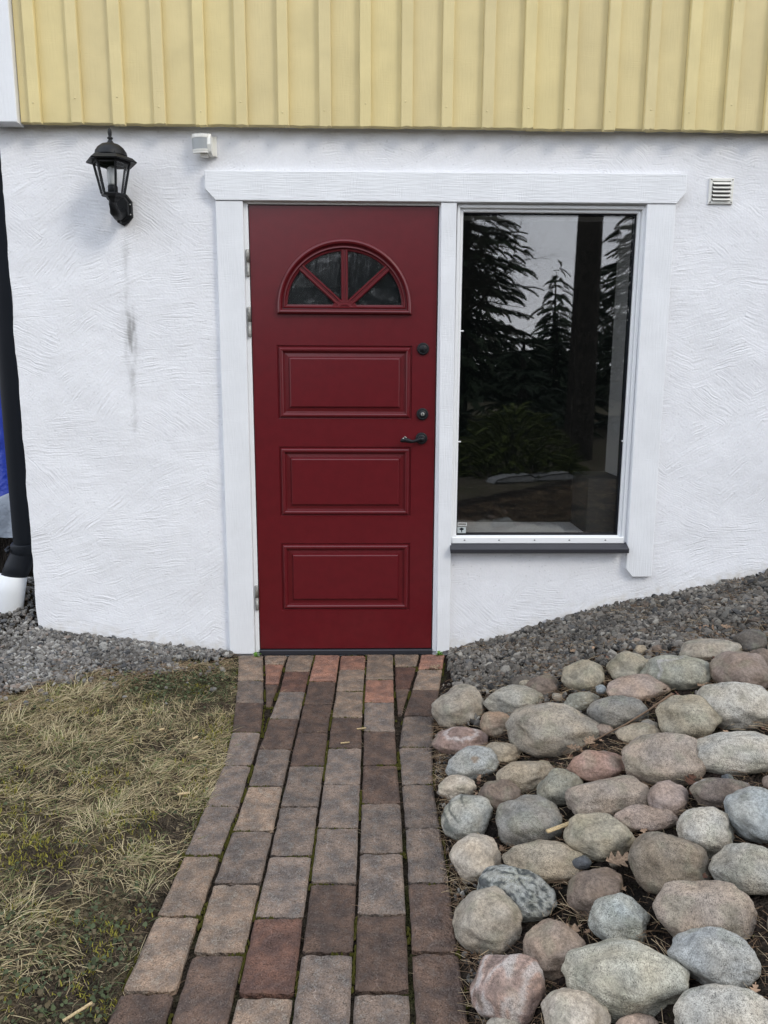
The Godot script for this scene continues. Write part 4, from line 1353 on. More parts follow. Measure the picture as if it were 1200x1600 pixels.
# which way a stone is blunt (degrees in plan, 90 is downhill to the path's foot) and how much
const EGG := {0: [90.0, 0.14], 3: [190.0, 0.13], 13: [170.0, 0.12], 16: [200.0, 0.08], 17: [70.0, 0.10], 20: [80.0, 0.14], 21: [0.0, 0.15], 26: [60.0, 0.10], 30: [80.0, 0.20], 32: [200.0, 0.10], 38: [190.0, 0.16], 39: [150.0, 0.08], 42: [250.0, 0.10], 44: [200.0, 0.12], 46: [80.0, 0.22], 47: [40.0, 0.14], 48: [265.0, 0.22], 49: [90.0, 0.14], 51: [190.0, 0.12], 53: [200.0, 0.10], 54: [215.0, 0.14], 55: [30.0, 0.08]}

func rock_mesh(r: Vector3, k: int, hue: String) -> ArrayMesh:
	var big := maxf(r.x, r.z)
	var cols := 64 if big > 0.045 else 28
	var rows := 40 if big > 0.045 else 18
	var rg := RandomNumberGenerator.new()
	rg.seed = 500 + k * 17
	var planes := []
	for i in 7:
		var n := Vector3(rg.randfn(), rg.randfn() * 0.8 + 0.25, rg.randfn()).normalized()
		planes.append([n, rg.randf_range(0.80, 0.98)])
	var off := Vector3(rg.randf_range(-50, 50), rg.randf_range(-50, 50), rg.randf_range(-50, 50))
	var base: Array = HUE[hue]
	var v := PackedVector3Array()
	var c := PackedColorArray()
	for i in rows:
		var th := PI * i / (rows - 1)
		for j in cols:
			var ph := TAU * j / cols
			var egg: Array = EGG.get(k, [0.0, 0.0])
			var d := Vector3(sin(th) * cos(ph), cos(th), sin(th) * sin(ph))
			var R := 1.045
			for p in planes:
				var cs: float = d.dot(p[0])
				if cs > 0.15:
					var lim: float = p[1] / cs
					var hh := clampf(0.5 + 0.5 * (R - lim) / 0.24, 0.0, 1.0)
					R = lerpf(R, lim, hh) - 0.24 * hh * (1.0 - hh) * 0.5
			R += 0.075 * nz.get_noise_3dv(d * 1.15 + off) + 0.035 * nz.get_noise_3dv(d * 2.9 + off) + 0.009 * nz.get_noise_3dv(d * 7.5 + off) + 0.005 * nz.get_noise_3dv(d * 17.0 + off)
			R *= 1.0 + egg[1] * cos(ph - deg_to_rad(egg[0])) * sin(th)
			var p3 := Vector3(d.x * r.x, d.y * r.y, d.z * r.z) * R
			v.append(p3)
			var q := p3 * 14.0 + off
			var m := 1.0 + 0.20 * nz.get_noise_3dv(q) + 0.20 * nz.get_noise_3dv(q * 3.1) + 0.16 * nz.get_noise_3dv(q * 8.0)
			var warm := 0.05 * nz.get_noise_3dv(q * 0.8 + Vector3(31, 7, 3))
			var col := Color(base[0] * m * (1.0 + warm) * 1.22, base[1] * m * 1.18, base[2] * m * (1.0 - warm * 1.3) * 1.12)
			# lichen and clinging earth patches
			var li := smoothstep(0.22, 0.55, nz.get_noise_3dv(q * 0.9 + Vector3(5, 90, 3)))
			col = col.lerp(Color(0.21, 0.215, 0.15) * m, li * 0.28)
			var wv := d.x * 3.0 + 1.2 * nz.get_noise_3dv(d * 1.6 + off)
			match hue:
				"st":
					var s := sin((d.z * 1.0 - d.x * 0.55 + d.y * 0.4) * 13.0 + 3.2 * nz.get_noise_3dv(d * 2.4 + off) + 1.2 * nz.get_noise_3dv(d * 7.0 + off))
					col = col.lerp(Color(0.045, 0.052, 0.055), smoothstep(0.2, 0.75, s) * 0.85)
					col = col.lerp(Color(0.42, 0.43, 0.42), smoothstep(-0.5, -0.95, s) * 0.4)
				"sw":
					var s := sin((d.y * 1.6 + d.x * 0.9 - d.z * 0.7) * 6.5 + 3.0 * nz.get_noise_3dv(d * 1.4 + off))
					col = col.lerp(Color(0.09, 0.095, 0.085), smoothstep(0.35, 0.8, s) * smoothstep(0.35, -0.4, d.x) * 0.85)
				"ps":
					var s := sin((d.x * 1.0 + d.z * 0.25) * 11.0 + 3.0 * nz.get_noise_3dv(d * Vector3(2.5, 1.0, 1.0) + off))
					col = col.lerp(Color(0.50, 0.46, 0.43), smoothstep(0.3, 0.85, s) * 0.7)
					col = col.lerp(Color(0.13, 0.10, 0.09), smoothstep(-0.6, -0.95, s) * 0.6)
				"pv":
					var e := Vector2(d.x * 1.0 - 0.05, d.z * 1.0 - 0.15).length() + 0.10 * nz.get_noise_3dv(d * 3.0 + off)
					col = col.lerp(Color(0.52, 0.46, 0.43), smoothstep(0.12, 0.03, absf(e - 0.58)) * 0.8)
				"gv":
					var e := absf(wv * 0.5 + d.z * 0.9 + 0.15)
					col = col.lerp(Color(0.44, 0.42, 0.40), smoothstep(0.16, 0.05, e) * 0.75)
					col = col.lerp(Color(0.13, 0.125, 0.11), smoothstep(0.05, 0.02, absf(wv * 0.5 - d.z * 0.6 - 0.3)) * 0.7)
				"wk":
					var e := absf(d.z + 0.35 + 0.12 * nz.get_noise_3dv(d * 4.0 + off))
					col = col.lerp(Color(0.50, 0.47, 0.45), smoothstep(0.09, 0.03, e) * smoothstep(-0.1, 0.4, nz.get_noise_3dv(d * 3.2 + off * 2.0)) * 0.95)
				"gg":
					var e := absf(sin(wv * 3.4))
					col = col.lerp(Color(0.40, 0.40, 0.36), smoothstep(0.20, 0.06, e) * smoothstep(0.0, 0.3, nz.get_noise_3dv(d * 2.2 + off * 3.0)) * 0.8)
				"bl":
					col = col.lerp(Color(0.20, 0.12, 0.06), smoothstep(0.22, 0.10, Vector2(d.x - 0.05, d.z - 0.62).length() + 0.06 * nz.get_noise_3dv(d * 6.0)) * 0.7)
			c.append(col)
	return grid_mesh(v, rows, cols, true, c, true)

func build_rocks() -> void:
	var k := 0
	for r in ROCKS:
		var hue: String = r[7]
		var pebble: bool = r[3] < 0.03
		var o := put("pebble" if pebble else ("boulder" if r[3] > 0.10 else "stone"), rock_mesh(Vector3(r[3] * 1.06, r[4] * 1.06, r[5] * 1.06), k, hue), M.rock[r[8]], null, Vector3(r[0], r[1] + (0.012 if pebble else 0.0), r[2] + (0.045 if pebble else 0.0)))
		o.rotation.y = -deg_to_rad(clampf(r[6], -32.0, 32.0))
		o.rotation.z = 0.10 + 0.06 * nz.get_noise_1d(k * 9.0)
		meta(o, r[9], "pebble" if pebble else "stone", "rounded field stones laid on the bank")
		k += 1
	# small stones wedged in the gaps
	var n := 0
	for i in 4000:
		if n >= 26: break
		var z := rng.randf_range(0.62, 2.35)
		var x := path_edge(z) + rng.randf_range(0.03, 1.0)
		if under_rock(x, z, 1.04): continue
		var s := rng.randf_range(0.016, 0.030)
		var o := put("small_stone", rock_mesh(Vector3(s * 1.2, s * 0.75, s), 200 + n, ["br", "g", "tb", "dg", "be"][n % 5]), M.rock[n % 2], null, Vector3(x, ground_h(x, z) + s * 0.2, z))
		o.rotation.y = rng.randf() * TAU
		meta(o, "small %s stone wedged in a gap between the larger field stones" % ["dark brown", "pale grey", "tan", "mid-grey", "beige"][n % 5], "stone", "small stones filling the gaps")
		n += 1


# ---------------------------------------------------------------- gravel, grass, litter
func scatter(called: String, mesh: Mesh, material: Material, where: Array, colors: PackedColorArray, label: String, category := "") -> MultiMeshInstance3D:
	var mm := MultiMesh.new()
	mm.transform_format = MultiMesh.TRANSFORM_3D
	mm.use_colors = true
	mm.mesh = mesh
	mm.instance_count = where.size()
	for i in where.size():
		mm.set_instance_transform(i, where[i])
		mm.set_instance_color(i, colors[i])
	var o := MultiMeshInstance3D.new()
	o.name = numbered(called)
	o.multimesh = mm
	o.material_override = material
	add_child(o)
	meta(o, label, category, "", "stuff")
	return o

func chip_mesh(seed_: int) -> ArrayMesh:
	# a crushed stone: a cube cut by random planes
	var rg := RandomNumberGenerator.new()
	rg.seed = seed_
	var ico := []
	var t := (1.0 + sqrt(5.0)) / 2.0
	for p in [[-1, t, 0], [1, t, 0], [-1, -t, 0], [1, -t, 0], [0, -1, t], [0, 1, t], [0, -1, -t], [0, 1, -t], [t, 0, -1], [t, 0, 1], [-t, 0, -1], [-t, 0, 1]]:
		ico.append(Vector3(p[0], p[1], p[2]).normalized() * rg.randf_range(0.62, 1.12))
	var st := ST()
	for f in [[0, 11, 5], [0, 5, 1], [0, 1, 7], [0, 7, 10], [0, 10, 11], [1, 5, 9], [5, 11, 4], [11, 10, 2], [10, 7, 6], [7, 1, 8], [3, 9, 4], [3, 4, 2], [3, 2, 6], [3, 6, 8], [3, 8, 9], [4, 9, 5], [2, 4, 11], [6, 2, 10], [8, 6, 7], [9, 8, 1]]:
		tri(st, ico[f[0]], ico[f[1]], ico[f[2]])
	return fin(st)

func gravel_edge(x: float) -> float:
	var X := [-2.2, -0.90, -0.75, -0.60, -0.43, -0.28, -0.12, 0.0]
	var Z := [1.2, 0.80, 0.54, 0.40, 0.30, 0.20, 0.07, 0.0]
	for k in X.size() - 1:
		if x < X[k + 1]: return lerpf(Z[k], Z[k + 1], clampf((x - X[k]) / (X[k + 1] - X[k]), 0, 1))
	return 0.0

func under_rock(x: float, z: float, grow := 1.0) -> bool:
	for r in ROCKS:
		var dx: float = (x - r[0]) / (r[3] * grow)
		var dz: float = (z - r[2]) / (r[5] * grow)
		if dx * dx + dz * dz < 1.0: return true
	return false

func build_gravel() -> void:
	var lists := [[], [], []]
	var cols := [PackedColorArray(), PackedColorArray(), PackedColorArray()]
	var add := func(x: float, z: float, s: float, lift: float):
		var k := rng.randi() % 3
		var b := Basis.from_euler(Vector3(rng.randf() * TAU, rng.randf() * TAU, rng.randf() * TAU)).scaled_local(Vector3(s * rng.randf_range(0.8, 1.6), s * rng.randf_range(0.38, 0.85), s * rng.randf_range(0.65, 1.15)))
		lists[k].append(Transform3D(b, Vector3(x, ground_h(x, z) + lift, z)))
		var v := rng.randf_range(0.15, 0.38) * (1.0 + 0.35 * nz.get_noise_2d(x * 3.0, z * 3.0))
		var t := rng.randf()
		var c := Color(v * 1.04, v * 0.98, v * 0.91)
		if t < 0.20: c = Color(v * 1.6, v * 1.55, v * 1.44)
		elif t < 0.24: c = Color(v * 1.12, v * 0.93, v * 0.80)
		elif t < 0.255: c = Color(0.55, 0.54, 0.50)
		elif t < 0.40: c = Color(v * 0.55, v * 0.56, v * 0.58)
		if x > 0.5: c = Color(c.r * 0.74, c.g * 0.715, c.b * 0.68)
		cols[k].append(c)
	# strip between the lawn and the wall, running on round the corner
	for i in 26000:
		var x := rng.randf_range(-2.1, -0.02)
		var z := rng.randf_range(-1.0 if x < -1.07 else -0.01, 0.95)
		if x > -1.07 and z < 0.0: continue
		var e := gravel_edge(x) + 0.09 * nz.get_noise_2d(x * 5.0, z * 5.0) + 0.03 * nz.get_noise_2d(x * 19.0, z * 19.0)
		if z > e: 
			if rng.randf() > 0.12 * exp(-(z - e) * 14.0): continue
		if x > lawn_edge(z) - 0.03: continue
		add.call(x, z, clampf(0.0095 * exp(0.36 * rng.randfn()), 0.004, 0.019), rng.randf_range(-0.004, 0.010))
	# strip between the wall and the boulders, thinning out between the upper ones
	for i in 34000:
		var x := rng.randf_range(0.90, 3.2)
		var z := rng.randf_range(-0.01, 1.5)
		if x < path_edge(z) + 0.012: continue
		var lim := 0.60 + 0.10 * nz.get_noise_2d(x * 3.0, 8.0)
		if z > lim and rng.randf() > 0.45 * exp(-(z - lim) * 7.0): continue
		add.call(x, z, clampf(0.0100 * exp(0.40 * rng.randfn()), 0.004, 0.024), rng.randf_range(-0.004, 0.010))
	# a few coarse pieces
	for q in [[0.99, 0.42, 0.026], [1.12, 0.44, 0.030], [1.02, 0.30, 0.020], [0.97, 0.52, 0.018], [1.20, 0.36, 0.022], [1.40, 0.34, 0.020], [2.05, 0.45, 0.035], [2.30, 0.40, 0.03]]:
		add.call(q[0], q[1], q[2], 0.006)
	for i in 260:   # grit along the path's edge among the stones
		var z := rng.randf_range(0.4, 2.4)
		add.call(path_edge(z) + rng.randf_range(0.005, 0.07), z, rng.randf_range(0.004, 0.009), 0.0)
	for k in 3:
		scatter("gravel", chip_mesh(31 + k * 7), M.gravel, lists[k], cols[k], "loose grey crushed gravel along the foot of the house wall", "gravel")

func blade_mesh(bend: float, width: float, segs := 4, twist := 0.0) -> ArrayMesh:
	# unit length along +y, bending towards +z
	var st := ST()
	st.set_smooth_group(0)
	var P := Vector3.ZERO
	var a := 0.0
	var L := []
	var R := []
	for i in segs + 1:
		var t := float(i) / segs
		var w := width * (1.0 - pow(t, 2.2)) * 0.5 + 0.0002
		var s := Vector3(cos(twist * t), 0, sin(twist * t))
		L.append(P - s * w); R.append(P + s * w)
		a = bend * (t + 0.5 / segs)
		P += Vector3(0.06 * sin(t * 5.0) * (1.0 if twist > 0 else -1.0) / segs, cos(a), sin(a)) / segs
	for i in segs:
		quad(st, L[i], R[i], R[i + 1], L[i + 1])
	return fin(st)

func leaf_mesh() -> ArrayMesh:
	# a small rounded ground leaf, slightly cupped, lying near flat
	var st := ST()
	st.set_smooth_group(0)
	var n := 9
	for i in n:
		var a := TAU * i / n
		var b := TAU * (i + 1) / n
		var ra := 1.0 + 0.14 * sin(a * 3.0)
		var rb := 1.0 + 0.14 * sin(b * 3.0)
		tri(st, Vector3(0, 0, 0), Vector3(cos(a) * ra, 0.22, -sin(a) * ra), Vector3(cos(b) * rb, 0.22, -sin(b) * rb))
	return fin(st)

func bump_at(x: float, z: float, cx: float, cz: float, rx: float, rz: float) -> float:
	return exp(-pow((x - cx) / rx, 2.0) - pow((z - cz) / rz, 2.0))

func build_lawn() -> void:
	var kinds := [[], [], []]
	var cols := [PackedColorArray(), PackedColorArray(), PackedColorArray()]
	var leaves := []
	var leaf_c := PackedColorArray()
	var moss := []
	var moss_c := PackedColorArray()
	var X0 := -1.9
	var blade := func(x: float, z: float, yaw: float, lean: float, len_: float, c: Color):
		var k := rng.randi() % 3
		var b := Basis(Vector3.UP, yaw) * Basis(Vector3.RIGHT, lean)
		b = b * Basis(Vector3.UP, rng.randf_range(-0.9, 0.9))
		kinds[k].append(Transform3D(b.scaled_local(Vector3(len_, len_, len_)), Vector3(x, soil_h(x, z) + 0.002, z)))
		cols[k].append(c)
	var straw := func() -> Color:
		var v := rng.randf_range(0.62, 1.12)
		var t := rng.randf()
		if t < 0.36: return Color(0.48 * v, 0.395 * v, 0.235 * v)
		if t < 0.68: return Color(0.38 * v, 0.305 * v, 0.165 * v)
		if t < 0.84: return Color(0.235 * v, 0.175 * v, 0.105 * v)
		return Color(0.160 * v, 0.175 * v, 0.065 * v)
	# matted dead grass
	for i in 150000:
		var x := rng.randf_range(X0, 0.06)
		var z := rng.randf_range(0.05, 3.0)
		if x > lawn_edge(z) + 0.004: continue
		var e := gravel_edge(x) + 0.09 * nz.get_noise_2d(x * 5.0, z * 5.0) + 0.03 * nz.get_noise_2d(x * 19.0, z * 19.0)
		if z < e - 0.04 and rng.randf() > 0.03: continue
		var dens := 0.62 + 0.75 * nz2.get_noise_2d(x * 2.2 + 5.0, z * 2.2)
		dens += 0.5 * nz.get_noise_2d(x * 11.0, z * 11.0)
		dens -= 1.1 * bump_at(x, z, -0.11, 1.45, 0.13, 0.10)
		dens -= 1.0 * bump_at(x, z, -0.12, 1.80, 0.14, 0.12)
		dens -= 0.72 * bump_at(x, z, -0.16, 2.12, 0.34, 0.30)
		dens -= 0.85 * bump_at(x, z, -0.32, 0.47, 0.22, 0.13)
		dens -= 0.6 * bump_at(x, z, -0.17, 0.31, 0.10, 0.10)
		dens -= 0.75 * bump_at(x, z, -0.38, 1.62, 0.12, 0.10) + 0.4 * bump_at(x, z, -0.52, 1.47, 0.11, 0.06)
		dens += 0.4 * bump_at(x, z, -0.62, 0.80, 0.28, 0.25)
		if rng.randf() > dens: continue
		var yaw := rng.randf() * TAU if rng.randf() < 0.45 else 1.9 + 2.2 * nz.get_noise_2d(x * 1.7, z * 1.7) + rng.randfn() * 0.5
		blade.call(x, z, yaw, rng.randf_range(0.95, 1.56), rng.randf_range(0.03, 0.080), straw.call())
	# brown thatch pressed on the soil everywhere, thin where the earth shows
	for i in 52000:
		var x := rng.randf_range(X0, 0.03)
		var z := rng.randf_range(0.1, 2.7)
		if x > lawn_edge(z) + 0.006 or z < gravel_edge(x) - 0.05: continue
		if rng.randf() > 0.55 + 0.6 * nz.get_noise_2d(x * 8.0 + 3.0, z * 8.0): continue
		var v := rng.randf_range(0.55, 1.25)
		var c := Color(0.155 * v, 0.112 * v, 0.072 * v)
		if rng.randf() < 0.22: c = Color(0.34 * v, 0.27 * v, 0.165 * v)
		if bump_at(x, z, -0.32, 0.47, 0.24, 0.14) > 0.35 and rng.randf() < 0.6: c = Color(0.125 * v, 0.150 * v, 0.075 * v)
		blade.call(x, z, rng.randf() * TAU, rng.randf_range(1.2, 1.6), rng.randf_range(0.018, 0.055), c)
	# upstanding pale tufts
	var tufts := [[-0.62, 0.62, 0.06, 150, 0.11], [-0.72, 0.70, 0.07, 120, 0.10], [-0.29, 1.44, 0.06, 150, 0.085], [-0.125, 1.57, 0.045, 130, 0.075], [-0.33, 1.86, 0.05, 130, 0.10], [0.00, 1.28, 0.05, 110, 0.07], [-0.02, 1.05, 0.05, 90, 0.06], [-0.55, 1.0, 0.07, 140, 0.09], [-0.42, 1.18, 0.06, 120, 0.08], [-0.20, 1.16, 0.05, 100, 0.075], [-0.80, 0.95, 0.07, 130, 0.10], [-0.95, 0.85, 0.07, 110, 0.09], [-0.45, 0.86, 0.05, 90, 0.08], [-0.30, 0.72, 0.05, 70, 0.07], [-0.06, 1.70, 0.03, 60, 0.07], [-0.02, 1.95, 0.03, 40, 0.06]]
	for i in 50:
		var z := rng.randf_range(0.5, 2.9)
		tufts.append([lawn_edge(z) - rng.randf_range(0.01, 1.3), z, rng.randf_range(0.02, 0.05), rng.randi_range(20, 60), rng.randf_range(0.05, 0.085)])
	for t in tufts:
		if t[1] < gravel_edge(t[0]) + 0.02 or (t[1] > 1.68 and t[0] > -0.5 and t[3] < 61 and t[2] > 0.031) or bump_at(t[0], t[1], -0.32, 0.47, 0.22, 0.13) > 0.3: continue
		var base_yaw: float = 2.2 + 2.0 * nz.get_noise_2d(t[0] * 3.0, t[1] * 3.0)
		for i in t[3]:
			var a := rng.randf() * TAU
			var rr: float = t[2] * sqrt(rng.randf())
			var x: float = t[0] + cos(a) * rr
			var z: float = t[1] + sin(a) * rr
			if x > lawn_edge(z): x = lawn_edge(z) - 0.004
			var yaw := PI / 2 - a + rng.randfn() * 0.5
			if rng.randf() < 0.5: yaw = base_yaw + rng.randfn() * 0.5
			var v := rng.randf_range(0.75, 1.15)
			var c := Color(0.50 * v, 0.42 * v, 0.26 * v)
			if rng.randf() < 0.30: c = Color(0.20 * v, 0.22 * v, 0.085 * v)
			blade.call(x, z, yaw, rng.randf_range(0.45, 1.35), t[4] * rng.randf_range(0.45, 0.9), c)
	# living green: fine blades in the dark patch by the gravel and here and there
	for i in 30000:
		var x := rng.randf_range(-1.0, 0.04)
		var z := rng.randf_range(0.15, 2.9)
		if x > lawn_edge(z): continue
		var g := 1.0 * bump_at(x, z, -0.33, 0.49, 0.20, 0.12) + 0.8 * bump_at(x, z, -0.17, 0.33, 0.10, 0.10) + 0.25 * bump_at(x, z, -0.5, 1.15, 0.25, 0.2)
		g += 0.05 + 0.25 * maxf(0.0, nz.get_noise_2d(x * 5.0 + 60.0, z * 5.0))
		if z < gravel_edge(x): g *= 0.2
		if rng.randf() > g: continue
		var v := rng.randf_range(0.6, 1.2)
		blade.call(x, z, rng.randf() * TAU, rng.randf_range(0.5, 1.4), rng.randf_range(0.03, 0.065), Color(0.080 * v, 0.110 * v, 0.045 * v))
	# small creeping leaves
	for i in 30000:
		var x := rng.randf_range(-0.9, 0.04)
		var z := rng.randf_range(0.15, 2.6)
		if x > lawn_edge(z) - 0.006: continue
		var g := 0.9 * bump_at(x, z, -0.34, 0.48, 0.19, 0.11) + 0.8 * bump_at(x, z, -0.16, 0.33, 0.09, 0.10) + 0.95 * bump_at(x, z, -0.16, 2.10, 0.22, 0.24) + 0.45 * bump_at(x, z, -0.28, 1.95, 0.10, 0.08) + 0.35 * bump_at(x, z, -0.12, 1.80, 0.10, 0.12)
		g *= clampf(0.6 + 1.1 * nz.get_noise_2d(x * 14.0, z * 14.0), 0.0, 1.0)
		g += 0.02
		if z < gravel_edge(x): g *= 0.15
		if rng.randf() > g: continue
		var v := rng.randf_range(0.55, 1.2)
		var s := rng.randf_range(0.0028, 0.0062)
		var b := Basis.from_euler(Vector3(rng.randfn() * 0.45, rng.randf() * TAU, rng.randfn() * 0.45)).scaled_local(Vector3(s, s, s))
		var lush := bump_at(x, z, -0.34, 0.48, 0.22, 0.13) + bump_at(x, z, -0.16, 0.33, 0.10, 0.11)
		leaves.append(Transform3D(b, Vector3(x, soil_h(x, z) + rng.randf_range(0.004, 0.026) + 0.022 * lush * rng.randf(), z)))
		if lush > 0.25: v *= 1.35
		leaf_c.append(Color(0.068 * v, 0.085 * v, 0.042 * v) if rng.randf() < 0.66 else Color(0.120 * v, 0.095 * v, 0.055 * v))
	# cushions of yellow-green moss
	for i in 60000:
		var x := rng.randf_range(-1.2, 0.05)
		var z := rng.randf_range(0.4, 2.9)
		if x > lawn_edge(z) + 0.002: continue
		var g := 0.95 * bump_at(x, z, -0.38, 1.62, 0.10, 0.075) + 0.8 * bump_at(x, z, -0.52, 1.47, 0.10, 0.05) + 0.5 * bump_at(x, z, -0.03, 1.17, 0.05, 0.10) + 0.4 * bump_at(x, z, -0.06, 0.82, 0.05, 0.06)
		g += 0.6 * smoothstep(0.28, 0.5, nz.get_noise_2d(x * 4.0 + 20.0, z * 4.0 + 3.0))
		g *= clampf(0.75 + 0.9 * nz.get_noise_2d(x * 20.0, z * 20.0), 0.0, 1.0)
		if rng.randf() > g: continue
		var s := rng.randf_range(0.008, 0.016)
		var b := (Basis(Vector3.UP, rng.randf() * TAU) * Basis(Vector3.RIGHT, rng.randf_range(0.0, 0.9))).scaled_local(Vector3(s * 2.4, s, s))
		moss.append(Transform3D(b, Vector3(x, soil_h(x, z) + 0.004 + 0.010 * g * rng.randf(), z)))
		var v := rng.randf_range(0.6, 1.2)
		moss_c.append(Color(0.205 * v, 0.185 * v, 0.030 * v))
	scatter("dry_grass", blade_mesh(0.5, 0.026), M.blade, kinds[0], cols[0], "matted straw-coloured grass of the lawn", "grass")
	scatter("dry_grass", blade_mesh(1.1, 0.022, 5, 0.8), M.blade, kinds[1], cols[1], "matted straw-coloured grass of the lawn", "grass")
	scatter("dry_grass", blade_mesh(1.7, 0.022, 6, -0.9), M.blade, kinds[2], cols[2], "matted straw-coloured grass of the lawn", "grass")
	scatter("creeping_leaves", leaf_mesh(), M.blade, leaves, leaf_c, "small dark green creeping leaves in the lawn", "ground cover")
	scatter("lawn_moss", blade_mesh(0.6, 0.10, 2), M.blade, moss, moss_c, "yellow-green moss cushions in the lawn", "moss")


func oak_leaf(L: float, curl: float) -> ArrayMesh:
	# lobed outline, curled and with thickness
	var st := ST()
	st.set_smooth_group(0)
	var n := 26
	var top := []
	for i in n + 1:
		var t := float(i) / n
		var w := 0.30 * sin(PI * pow(t, 0.75)) * (0.72 + 0.38 * sin(t * 26.0)) + 0.012
		var y := curl * (t - 0.5) * (t - 0.5) * 1.4
		top.append([Vector3((t - 0.5), y, 0) * L, Vector3((t - 0.5) + 0.05 * sin(t * 26.0), y + curl * 0.5 * w * (1.0 + sin(t * 9.0)), w) * L, Vector3((t - 0.5) + 0.05 * sin(t * 26.0), y + curl * 0.7 * w, -w) * L])
	for i in n:
		var A: Array = top[i]
		var B: Array = top[i + 1]
		for s in [0.0, -0.0009]:
			var u := Vector3(0, s, 0)
			if s == 0.0:
				quad(st, A[0] + u, A[1] + u, B[1] + u, B[0] + u)
				quad(st, A[2] + u, A[0] + u, B[0] + u, B[2] + u)
			else:
				quad(st, B[0] + u, B[1] + u, A[1] + u, A[0] + u)
				quad(st, B[2] + u, B[0] + u, A[0] + u, A[2] + u)
	return fin(st)

func needle_mesh() -> ArrayMesh:
	var st := ST()
	var r := 0.012
	for k in 3:
		var a := TAU * k / 3
		var b := TAU * (k + 1) / 3
		var P := Vector3(-0.5, cos(a) * r, sin(a) * r)
		var Q := Vector3(-0.5, cos(b) * r, sin(b) * r)
		var m := Vector3(0.0, 0.05, 0.03)
		quad(st, P, Q, Vector3(m.x, m.y + Q.y, m.z + Q.z), Vector3(m.x, m.y + P.y, m.z + P.z))
		quad(st, Vector3(m.x, m.y + P.y, m.z + P.z), Vector3(m.x, m.y + Q.y, m.z + Q.z), Vector3(0.5, Q.y, Q.z), Vector3(0.5, P.y, P.z))
	return fin(st)

